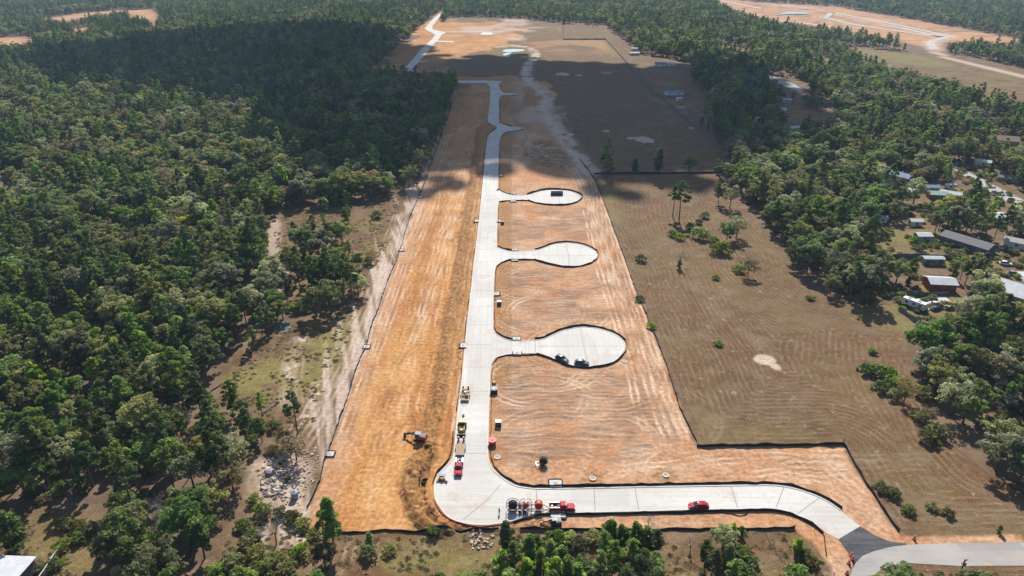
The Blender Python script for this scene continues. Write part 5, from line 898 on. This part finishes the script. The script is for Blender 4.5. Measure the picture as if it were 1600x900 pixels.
for i, (dx, dy, c) in enumerate(((-.5, 1.6, 'wood'), (.5, 1.5, 'grey'), (0, .5, 'yellow'), (-.45, -.6, 'wood'), (.5, -.9, 'wood'), (.1, 2.2, 'dark'))):
    p = at(727, 620); b = MB()
    for k in range(3): b.box((0, -.4+.4*k, .05), (.95, .12, .1))
    for k in range(5): b.box((-.4+.2*k, 0, .14), (.15, .95, .05))
    if i % 2 == 0: b.box((0, 0, .42), (.7, .7, .5), .3)
    tag(b.build('pallet', M[c], None, loc=(p.x+dx, p.y+dy, .86), rz=i*.4), f'{("timber","grey","yellow","timber","timber","black")[i]} pallet load {("front left on","front right on","in the middle of","rear left on","rear right on","at the very front of")[i]} the loaded flat trailer', 'pallet', 'pallets on the loaded trailer')
def backhoe(px, py, rot):
    e = empty('backhoe_loader', at(px, py)+Vector((0, 0, 0.08)), R(rot), 'yellow backhoe loader parked on the main road with its bucket towards the camera', 'loader'); b = MB()
    b.box((1.0, 0, 1.25), (2.0, .95, .7), 0, .95, .85); b.build('hood', M['yellow'], e, .05); b = MB(); b.box((-.4, 0, 1.0), (4.4, .8, .45)); b.build('chassis', M['dark'], e)
    b = MB(); b.box((-.75, 0, 2.72), (1.75, 1.6, .14), 0, .9, .9); b.build('cab_roof', M['yellow'], e, .03); b = MB(); b.box((-.75, 0, 1.95), (1.5, 1.45, 1.4), 0, .95, .95); b.build('cab', M['glass'], e)
    for s in (-1, 1):
        b = MB(); b.tube((.0, s*.7, 1.5), (1.6, s*.72, 1.35), .11, .11, 6); b.tube((1.6, s*.72, 1.35), (2.6, s*.72, .55), .11, .11, 6); b.build('loader_arm', M['yellow'], e); wheel(e, -1.3, s*.95, .72, .45, 'yellow'); wheel(e, 1.3, s*.85, .48, .32, 'yellow'); b = MB(); b.box((.2, s*1.1, 1.9), (.1, .25, .35)); b.build('mirror', M['dark'], e)
    b = MB(); b.prism([(0, 0), (.75, 0), (.62, .12), (.14, .2), (.05, .75), (0, .75)], -1.15, 1.15); q = b.build('bucket', M['dark'], e); q.location = (2.55, 0, .1); q.rotation_euler = (0, 0, -math.pi/2); b = MB(); b.box((2.72, 0, .84), (.1, 2.3, .07)); b.build('bucket_lip', M['yellow'], e)
    b = MB(); b.tube((-1.9, 0, 1.0), (-2.9, .1, 2.6), .17, .12, 6); b.tube((-2.9, .1, 2.6), (-4.3, .1, 2.1), .13, .1, 6); b.build('boom', M['dark'], e); b = MB(); b.box((-4.4, .1, 1.6), (.55, .6, .7), 0, 1.2, 1); b.build('digging_bucket', M['dark'], e)
backhoe(722, 672, -90)
def excavator(px, py, rot, label, paint, s=1.0, canopy='white', arm='dark'):
    e = empty('excavator', at(px, py), R(rot), label, 'excavator', 'excavators'); e.scale = (s, s, s)
    for k in (-1, 1):
        b = MB(); b.prism([(-1.75, .12), (-1.5, 0), (1.5, 0), (1.75, .12), (1.75, .5), (1.5, .68), (-1.5, .68), (-1.75, .5)], -.25, .25); t = b.build('track', M['dark'], e, .03); t.location = (0, k*1.0, 0); t.rotation_euler = (0, 0, -math.pi/2)
    b = MB(); b.tube((0, 0, .5), (0, 0, .95), .7, .7, 14); b.build('turntable', M['dark'], e); b = MB(); b.box((-.75, 0, 1.35), (2.1, 2.2, .85), 0, .92, .92); b.build('engine_cover', M[paint], e, .06); b = MB(); b.box((-.9, 0, 1.82), (1.2, 1.5, .12)); b.build('engine_grille', M['dark'], e); b = MB(); b.box((.7, -.45, 1.1), (1.3, 1.2, .3)); b.build('platform', M['dark'], e)
    b = MB(); b.box((.65, .6, 1.9), (1.25, .9, 1.5), 0, .9, .9); b.build('cab', M['glass'], e, .03); b = MB(); b.box((.45, .45, 2.72), (1.7, 1.4, .12)); b.build('canopy', M[canopy], e, .02)
    b = MB(); b.box((2.2, -.25, 1.75), (2.9, .42, .5), 0); b.box((1.6, -.25, 2.1), (1.2, .36, .4), 0); b.build('boom', M[arm], e); b = MB(); b.box((4.2, -.25, 1.35), (1.5, .36, .42), 0); b.tube((3.3, -.25, 1.9), (4.7, -.25, 1.0), .2, .16, 6); b.build('dipper', M[arm], e); b = MB(); b.box((4.65, -.25, .65), (.7, .75, .7), 0, .6, 1, .1); b.build('bucket', M['dark'], e)
excavator(657, 687, 168, 'rust-orange excavator with pale blue canopy working on the orange soil', 'rust', .95, 'bluegrey', 'pole'); excavator(868, 820, 190, 'grey mini excavator with pale canopy on the verge by the pine belt', 'grey', .72, 'grey', 'grey')
# reels
def standing_reel(name, pos, ax, Ro, Ri, wd, rim, core, label, spokes=8):
    e = empty(name, pos, 0, label, 'cable reel', 'cable reels'); a = Vector(ax).normalized()
    for s in (-1, 1):
        b = MB(); b.ring((0, 0, 0), a, Ro, Ro*.93, .07, 28)
        u = a.orthogonal().normalized(); v = a.cross(u)
        for i in range(spokes): t = 2*math.pi*i/spokes; d = u*math.cos(t)+v*math.sin(t); b.tube(d*Ri*.3, d*Ro*.95, .035, .035, 5)
        o = b.build('flange', M[rim], e); o.location = a*(s*wd/2)
    b = MB(); b.tube(-a*wd*.48, a*wd*.48, Ri, Ri, 22); b.build('coil', M[core], e, .03); b = MB(); b.tube(-a*(wd*.62), a*(wd*.62), .07, .07, 8); b.build('axle', M['steel'], e); return e
base = at(824, 797); e = empty('reel_trailer', base+Vector((0, 0, .08)), 0, 'long reel trailer with red-brown rails hitched to the red pickup', 'trailer')
b = MB()
for s in (-1, 1): b.box((-.3, s*1.0, .75), (8.2, .16, .2)); b.tube((3.8, s*1.0, .75), (5.3, 0, .6), .08, .08, 6)
for x in (-4.3, -2.6, -.8, 1.0, 2.6, 3.7): b.box((x, 0, .72), (.14, 2.0, .16))
b.build('frame', mat('rust_red_paint', (.20, .05, .03), .6), e)
for x in (-1.7, -.75):
    for s in (-1, 1): wheel(e, x, s*1.22, .42, .28)
for x in (-3.4, -.35, 2.6):
    for s in (-1, 1): q = MB(); q.tube((x-.5, s*1.0, .8), (x, s*.95, 1.75), .06, .06, 6); q.tube((x+.5, s*1.0, .8), (x, s*.95, 1.75), .06, .06, 6); q.build('stand', M['dark'], e)
zr = .08+1.75
standing_reel('cable_reel', base+Vector((-3.4, 0, zr)), (0, 1, .0), 1.55, 1.05, 1.0, 'dark', 'black', 'black cable reel with open rim at the rear of the reel trailer')
standing_reel('cable_reel', base+Vector((-.35, 0, zr)), (0, 1, 0), 1.5, .68, 1.0, 'steel', 'orange', 'thin-rimmed reel with orange coil in the middle of the reel trailer', 12)
standing_reel('cable_reel', base+Vector((2.6, 0, zr)), (0, 1, 0), .95, .9, 1.0, 'orange', 'orange', 'full orange reel nearest the red pickup on the reel trailer')
p = at(849, 726); standing_reel('cable_reel', p+Vector((0, 0, 1.22)), (.15, 1, 0), 1.2, .95, .8, 'black', 'black', 'black cable reel standing on the lot above the lower road', 6)
e = empty('reel_stand', p, R(190), 'small pale reel stand with tow bar holding the black standing reel', 'trailer'); b = MB(); b.box((.9, .62, .62), (2.1, .12, .14)); b.box((.9, -.62, .62), (2.1, .12, .14)); b.box((1.9, 0, .6), (.14, 1.3, .14)); b.tube((1.9, 0, .6), (3.1, 0, .5), .06, .06, 6); b.build('frame', M['steel'], e)
for s in (-1, 1): wheel(e, .3, s*.78, .33, .2); q = MB(); q.tube((.5, s*.62, .6), (0, s*.62, 1.25), .06, .06, 6); q.build('stand', M['steel'], e)
def lying_drum(px, py, ro, h, flange, coil, label, hub='dark'):
    e = empty('cable_drum', at(px, py), 0, label, 'cable drum', 'cable drums lying flat'); b = MB(); b.lathe((0, 0, 0), [(ro, 0), (ro, .1)], 24); b.build('lower_flange', M[flange], e); b = MB(); b.lathe((0, 0, .1), [(ro*.86, 0), (ro*.86, h-.2)], 24); b.build('coil', M[coil], e)
    b = MB(); b.ring((0, 0, h-.05), (0, 0, 1), ro, ro*.22, .1, 26); b.build('upper_flange', M[flange], e); b = MB(); b.lathe((0, 0, h-.2), [(ro*.2, 0), (ro*.2, .3)], 12); b.build('hub', M[hub], e)
lying_drum(769.5, 694, 1.15, 1.5, 'reddull', 'reddull', 'red cable drum lying flat beside the main road'); lying_drum(772, 613, 1.2, 1.5, 'dark', 'black', 'black cable drum lying flat beside the main road', 'steel')
e = empty('pipe_coil', at(664, 749), 0, 'coil of black pipe beside the open trench', 'pipe coil'); b = MB(); [b.ring((0, 0, .1+.16*k), (0, 0, 1), .95-.02*k, .62, .15, 22) for k in range(4)]; b.build('coil', M['black'], e)
def crate(px, py, d, m, top, label, rz=0, cat='crate', name='site_crate'):
    e = empty(name, at(px, py), rz, label, cat); b = MB(); b.box((0, 0, d[2]/2), d); [b.box((x*d[0]*.49, y*d[1]*.49, d[2]/2), (.1, .1, d[2]+.02)) for x in (-1, 1) for y in (-1, 1)]; b.build('body', M[m], e); b = MB(); b.box((0, 0, d[2]+.06), (d[0]*1.06, d[1]*1.06, .12)); b.build('lid', M[top], e, .02)
crate(778.5, 665, (1.6, 1.3, 1.5), 'pole', 'white', 'white-topped brown crate above the red cable drum'); crate(780, 476, (1.5, 1.3, 1.4), 'dark', 'white', 'white-topped dark crate by the drain box above the nearest side street'); crate(785, 350, (1.5, 1.4, 1.3), 'dark', 'dark', 'small black crate beside the kerb drain of the upper lot'); crate(741, 418, (1.2, 1.2, .8), 'pole', 'pole', 'low brown crate left of the main road') if False else None
# generator cart, pumps, tools by the bulb
e = empty('generator_cart', at(690, 750), R(-20), 'yellow and grey generator cart parked at the kerb of the corner bulb', 'generator'); b = MB(); b.box((0, 0, .7), (1.3, .9, .7), 0, .9, .9); b.build('housing', M['yellow'], e, .04); b = MB(); b.box((-.2, .5, 1.3), (2.2, .9, .06), .3); b.build('canopy', M['bluegrey'], e); b = MB(); b.box((0, 0, .3), (1.7, 1.0, .12)); b.tube((.8, 0, .3), (2.0, -.2, .3), .04, .04, 6); b.build('frame', M['dark'], e)
for s in (-1, 1): wheel(e, 0, s*.6, .28, .18)
b = MB(); b.lathe((0, 0, 0), [(.22, 0), (.26, .1), (.26, .55), (.12, .7)], 12); o = b.build('fuel_can', M['reddull']); o.location = at(697.5, 754)+Vector((0, 0, .07)); tag(o, 'red fuel can on the concrete right of the generator cart', 'fuel can')
e = empty('water_pump', at(772, 600), 0, 'small yellow-grey pump standing just above the black cable drum', 'pump'); b = MB(); b.box((0, 0, .5), (.9, .7, .7), .4, .8, .8); b.build('housing', M['yellow'], e, .04); b = MB(); b.box((0, .1, .12), (1.2, .9, .14), .4); b.build('base', M['dark'], e); b = MB(); b.path([(-.3, .2, .8), (.0, .6, 1.3), (.4, .9, .4)], .06); b.build('hose', M['bluegrey'], e)
# dumpster
e = empty('dumpster', at(870, 304.5), R(0), 'dark open roll-off dumpster standing on the farthest cul-de-sac', 'dumpster'); b = MB()
for s in (-1, 1): b.box((0, s*1.2, 1.0), (6.4, .1, 1.8)); b.box((s*3.2, 0, 1.0), (.1, 2.4, 1.8))
b.box((0, 0, .2), (6.4, 2.4, .12)); b.build('shell', M['dark'], e); b = MB(); [b.box((x, s*1.27, 1.0), (.14, .08, 1.7)) for x in np.arange(-2.8, 3, .8) for s in (-1, 1)]; b.build('rib', M['dark'], e); b = MB(); [b.box((x, 0, .1), (5.6 if x == 0 else .2, .2, .2)) for x in (0, -2.5, 2.5)]; b.build('runner', M['steel'], e)
b = MB(); [b.box((random.uniform(-2.2, .2), random.uniform(-.7, .7), random.uniform(.5, 1.0)), (random.uniform(.4, 1.3), random.uniform(.2, .6), .25), random.uniform(0, 3)) for _ in range(14)]; o = b.build('debris', M['steel']); o.location = e.location; tag(o, 'pale scrap and offcuts lying inside the dark dumpster', 'debris', kind='stuff')
# orange drums, poles, hoses
for a, b_, l in ((1329.5,869,'orange traffic barrel at the rear of the group by the asphalt'), (1331.5,874.5,'orange traffic barrel on the asphalt edge nearest the road'), (1326,881,'orange traffic barrel in the middle of the group by the asphalt'), (1323,897,'orange traffic barrel nearest the frame bottom'), (1428,843,'orange traffic barrel alone on the far side of the country road')):
    e = empty('traffic_barrel', at(a, b_), 0, l, 'traffic barrel', 'orange traffic barrels'); q = MB(); q.lathe((0, 0, 0), [(.42, 0), (.42, .1), (.32, .12)], 16); q.build('base', M['tyre'], e); q = MB(); q.lathe((0, 0, .1), [(.31, 0), (.30, .3), (.27, .32), (.26, .62), (.23, .64), (.22, .95), (.14, 1.0)], 16); q.build('body', M['orange'], e)
    for zz_, rr in ((.24, .318), (.56, .285)): q = MB(); q.ring((0, 0, zz_), (0, 0, 1), rr, rr-.03, .12, 16); q.build('stripe', M['white'], e)
e = empty('utility_pole', at(1489, 922), 0, 'brown utility pole beside the country road at the frame bottom', 'utility pole'); b = MB(); b.tube((0, 0, -.3), (.1, .1, 8.6), .17, .12, 10); b.build('pole', M['pole'], e); b = MB(); b.box((.1, .1, 8.0), (2.2, .1, .14), .5); b.build('crossarm', M['pole'], e)
for x in (-.9, 0, .9): q = MB(); q.lathe((.1+x*math.cos(.5), .1+x*math.sin(.5), 8.07), [(.06, 0), (.09, .1), (.04, .2)], 8); q.build('insulator', M['white'], e)
q = MB(); q.lathe((.35, .0, 6.9), [(.2, 0), (.22, .05), (.22, .7), (.1, .78)], 10); q.build('transformer', M['grey'], e)
for a, b_, h, l in ((1302,903,1.6,'short dark stake below the orange barrels'), (1241,826,1.4,'short stake where the lower silt fence ends'), (1090,697,1.6,'dark stake at the inner pasture corner of the silt fence'), (1318,694,2.0,'taller dark stake at the outer pasture corner of the silt fence'), (647,831,1.5,'thin stake on the silt fence below the spoil heap'), (1272,830,1.3,'thin stake on the bare verge below the road mouth')):
    q = MB(); p = at(a, b_); q.box((0, 0, h/2-.1), (.09, .09, h+.2)); q.box((0, 0, h-.02), (.11, .11, .1)); tag(q.build('stake', M['pole'], None, loc=p), l, 'stake', 'marker stakes')
def hose(px, z_, r, label, m, name='hose'): l = smooth(GP(px), 5); b = MB(); b.path([Vector((x, y, ground_z(x, y)+z_)) for x, y in l], r, 6); tag(b.build(name, M[m]), label, 'hose')
hose([(990,800),(1040,803),(1080,803),(1110,800),(1140,803),(1157,806),(1167,803),(1170,797)], .1, .09, 'black hose curving over the verge below the red car', 'black'); hose([(668,703),(664,728),(659,752),(657,768),(658,785),(667,803),(684,818),(700,825),(722,827)], -.25, .15, 'long grey pipe laid along the open trench', 'grey', 'pipe'); hose([(722,548),(716,552),(716,558),(721,562)], .1, .08, 'small black hose loop on the soil left of the main road', 'black')
# rubble
def rubble(n, poly, s0, s1, m, label, seed):
    r = np.random.default_rng(seed); pl = GP(poly); b = MB(); k = 0
    while k < n:
        p = r.uniform(pl.min(0), pl.max(0))
        if sd_poly(p[None], pl, 5)[0] < 0: continue
        s = r.uniform(s0, s1); b.box((p[0], p[1], ground_z(*p)+s*.25), (s*r.uniform(.7, 1.5), s, s*r.uniform(.4, .8)), r.uniform(0, 3), r.uniform(.6, 1), r.uniform(.6, 1), 0, 0, r.uniform(-.4, .4)); k += 1
    tag(b.build('rubble', M[m]), label, 'rubble', kind='stuff')
rubble(150, [(416,735),(432,736),(442,752),(438,772),(424,777),(412,760),(410,748)], .2, .7, 'darkstone', 'dark broken rock mixed into the heap outside the lower silt fence', 13); rubble(150, [(418,735),(432,738),(440,752),(436,770),(424,775),(414,760),(412,748)], .25, .85, 'rubble', 'heap of broken rock on the pale ground outside the lower silt fence', 3); rubble(260, [(415,712),(445,700),(490,700),(498,735),(488,770),(460,790),(436,770),(445,745)], .15, .6, 'rubble', 'scattered stones above the rock heap', 5)
rubble(42, [(735,836),(768,834),(772,846),(764,856),(748,858),(730,846)], .25, .75, 'rubble', 'pale broken concrete blocks on the verge below the corner bulb', 8)
b = MB(); b.lathe((0, 0, 0), [(1.0, 0), (1.25, .5), (1.0, 1.1), (.3, 1.35)], 9); o = b.build('boulder', M['grey'], None); o.location = at(423, 741); tag(o, 'dark grey boulder on top of the rock heap', 'boulder')
e = empty('water_tank', at(461, 778), 0, 'small blue-grey tank standing by the trees below the rock heap', 'tank'); b = MB(); b.lathe((0, 0, .2), [(.8, 0), (.85, .1), (.85, 1.6), (.3, 1.85)], 16); b.build('body', M['bluegrey'], e); b = MB(); b.lathe((0, 0, 2.0), [(.22, 0), (.22, .12)], 10); b.build('cap', M['dark'], e)
p0, p1 = at(318, 618), at(358, 595); b = MB(); b.tube(p0+Vector((0, 0, .3)), p1+Vector((0, 0, .5)), .28, .12, 8); b.tube((p0+p1)/2+Vector((0, 0, .4)), (p0+p1)/2+Vector((1.2, 2.2, .9)), .1, .04, 6); tag(b.build('fallen_trunk', M['bare']), 'bleached fallen trunk at the clearing edge of the left woods', 'fallen trunk')

# ------------------------------------------------------------------ people
def person(px, py, rot, pose, shirt, trousers, hat, label):
    p = at(px, py); vs = {'pel': (0, 0, .95), 'chest': (.02, 0, 1.32), 'neck': (.03, 0, 1.5), 'head': (.05, 0, 1.66), 'crown_': (.05, 0, 1.77)}
    for s, n_ in ((-1, 'r'), (1, 'l')): vs.update({'hip'+n_: (0, s*.1, .9), 'knee'+n_: (.06*pose*s+.03, s*.12, .5), 'ank'+n_: (.1*pose*s-.02, s*.13, .08), 'toe'+n_: (.1*pose*s+.16, s*.15, .04), 'sh'+n_: (.02, s*.19, 1.42), 'el'+n_: (-.02+.1*pose, s*.27, 1.15), 'wr'+n_: (.12+.15*pose, s*.25, .93), 'hand'+n_: (.19+.17*pose, s*.24, .86)})
    E = [('pel', 'chest'), ('chest', 'neck'), ('neck', 'head'), ('head', 'crown_')]+[e_ for n_ in 'rl' for e_ in (('pel', 'hip'+n_), ('hip'+n_, 'knee'+n_), ('knee'+n_, 'ank'+n_), ('ank'+n_, 'toe'+n_), ('chest', 'sh'+n_), ('sh'+n_, 'el'+n_), ('el'+n_, 'wr'+n_), ('wr'+n_, 'hand'+n_))]
    rad = {'pel': .15, 'chest': .17, 'neck': .06, 'head': .1, 'crown_': .075, 'hip': .1, 'knee': .066, 'ank': .045, 'toe': .04, 'sh': .075, 'el': .05, 'wr': .035, 'hand': .042}
    names = list(vs); me = bpy.data.meshes.new('body'); me.from_pydata([vs[k] for k in names], [(names.index(a), names.index(b)) for a, b in E], []); o = bpy.data.objects.new('tmp', me); COL.objects.link(o); md = o.modifiers.new('skin', 'SKIN'); sb = o.modifiers.new('sub', 'SUBSURF'); sb.levels = 2
    for i, k in enumerate(names):
        r_ = rad.get(k) or rad[k[:-1]]; o.data.skin_vertices[0].data[i].radius = (r_, r_*(.8 if k in ('pel', 'chest') else 1)); o.data.skin_vertices[0].data[i].use_root = (k == 'pel')
    dg = bpy.context.evaluated_depsgraph_get(); m2 = bpy.data.meshes.new_from_object(o.evaluated_get(dg)); bpy.data.objects.remove(o)
    m2.materials.clear()
    for mm in ('hide', shirt, trousers, 'dark'): m2.materials.append(M[mm])
    for f in m2.polygons: zc = f.center.z; f.material_index = 3 if zc < .12 else 2 if zc < .98 and abs(f.center.y) < .2 else 1 if zc < 1.47 and zc > 1.0 else 0; f.use_smooth = True
    e = empty('person', p, R(rot), label, 'person', 'people on the site'); b = bpy.data.objects.new('body', m2); COL.objects.link(b); b.parent = e
    q = MB(); q.lathe((.05, 0, 1.7), [(.16, 0), (.15, .02), (.125, .04), (.11, .1), (.04, .14)], 14); q.build('hat', M[hat], e)
person(780, 803, 60, 1, 'dark', 'dark', 'dark', 'person in dark clothes standing on the concrete left of the reel trailer'); person(657, 742, -60, .6, 'blue', 'dark', 'white', 'worker in a blue shirt and white hard hat by the open trench'); person(656, 751, 40, .8, 'hiviz', 'grey', 'white', 'worker in an orange shirt crouched over by the pipe coil'.replace('crouched over', 'standing'))

# ------------------------------------------------------------------ houses
def house(px, py, L_, W_, H, rot, roof, wall, label, glare_side=False):
    p = at(px, py); e = empty('house' if max(L_, W_) > 9.5 else 'shed', (p.x, p.y, p.z), R(rot), label, 'house' if max(L_, W_) > 9.5 else 'shed', 'houses and sheds'); hl, hw = L_/2, W_/2; rise = W_*0.17
    b = MB(); b.prism([(-hw, -.3), (hw, -.3), (hw, H), (0, H+rise), (-hw, H)], -hl, hl); b.build('wall', M[wall], e); ov = .5
    for s in (-1, 1):
        b = MB(); y1 = s*(hw+ov); z1 = H-rise*ov/hw; vs = [(-hl-ov, 0, H+rise+.16), (hl+ov, 0, H+rise+.16), (hl+ov, y1, z1+.16), (-hl-ov, y1, z1+.16), (-hl-ov, 0, H+rise+.03), (hl+ov, 0, H+rise+.03), (hl+ov, y1, z1+.03), (-hl-ov, y1, z1+.03)]
        b.add(vs, [(0, 1, 2, 3), (4, 5, 6, 7), (0, 1, 5, 4), (1, 2, 6, 5), (2, 3, 7, 6), (3, 0, 4, 7)]); b.build('roof', M['wroof' if (glare_side and s == -1) else roof], e)  # on one grey shingle slope a bright reflection is put in as white colour
    for s in (-1, 1):
        n = max(1, int(L_//6))
        for i in range(n): q = MB(); q.box((-hl+L_*(i+.5)/n, s*(hw+.02), H*.55), (1.3, .08, 1.1)); wn = q.build('window', M['white'], e); q = MB(); q.box((-hl+L_*(i+.5)/n, s*(hw+.05), H*.55), (1.1, .08, .9)); q.build('pane', M['glass'], wn)
    q = MB(); q.box((hl+.02, 0, 1.05), (.08, 1.0, 2.1)); q.build('door', M['dark'], e)
    if L_ > 15: q = MB(); q.box((hl*.3, hw*.3, H+rise+.25), (.6, .6, .9)); q.build('vent', M['grey'], e)
for h_ in HS: house(*h_, glare_side=(h_[0] == 1592))
# white metal shed, lower left, and the caravan
A_, C_ = G(55, 869, 4.2), G(0, 867, 4.2); B_ = G(33, 900, 4.2); u = (C_-A_).normalized(); v = Vector((-u.y, u.x, 0)); v = v if v.dot(B_-A_) > 0 else -v; L_, W_ = 15, 12; cc = A_+u*L_/2+v*W_/2
e = empty('metal_shed', (cc.x, cc.y, 0), math.atan2(u.y, u.x), 'white ribbed metal shed with dark grey walls in the lower yard', 'shed'); b = MB(); b.box((0, 0, 1.9), (L_-.5, W_-.5, 4.0)); b.build('wall', M['ribwall'], e); b = MB(); b.box((0, 0, 4.15), (L_+.3, W_+.3, .14), pitch=.04); b.build('roof', M['wroof'], e); b = MB(); b.box((L_*-.5+.2, 0, 1.5), (.2, 3.2, 3.0)); b.build('door', M['grey'], e)
e = empty('caravan', at(1427, 481)+Vector((0, 0, .1)), R(-52), 'white caravan parked on the concrete yard by the slate fence', 'caravan'); b = MB(); b.prism([(-1.25, .55), (1.25, .55), (1.25, 2.7), (1.1, 3.0), (-1.1, 3.0), (-1.25, 2.7)], -4, 4); b.build('body', M['white'], e, .05)
for x in (-2, 1.5): q = MB(); q.box((x, 0, 3.08), (.9, .7, .2)); q.build('roof_vent', M['grey'], e)
for x in (-2.4, 0.2, 2.4): 
    for s in (-1, 1): q = MB(); q.box((x, s*1.26, 1.9), (1.0, .06, .7)); q.build('window', M['glass'], e)
for s in (-1, 1): wheel(e, -.4, s*1.15, .36, .22)
car(1463, 478, -40, 'white', 'white car on the concrete yard of the caravan'); car(1571, 414, -20, 'white', 'white car parked beside the driveway of the big house', True); car(1584, 430, -30, 'grey', 'grey car parked behind the big grey-roofed house', True); car(1555, 389, -40, 'navy', 'dark car at the end of the long slate-walled house', True); car(1462, 484, 20, 'navy', 'dark car parked at the near edge of the caravan yard')
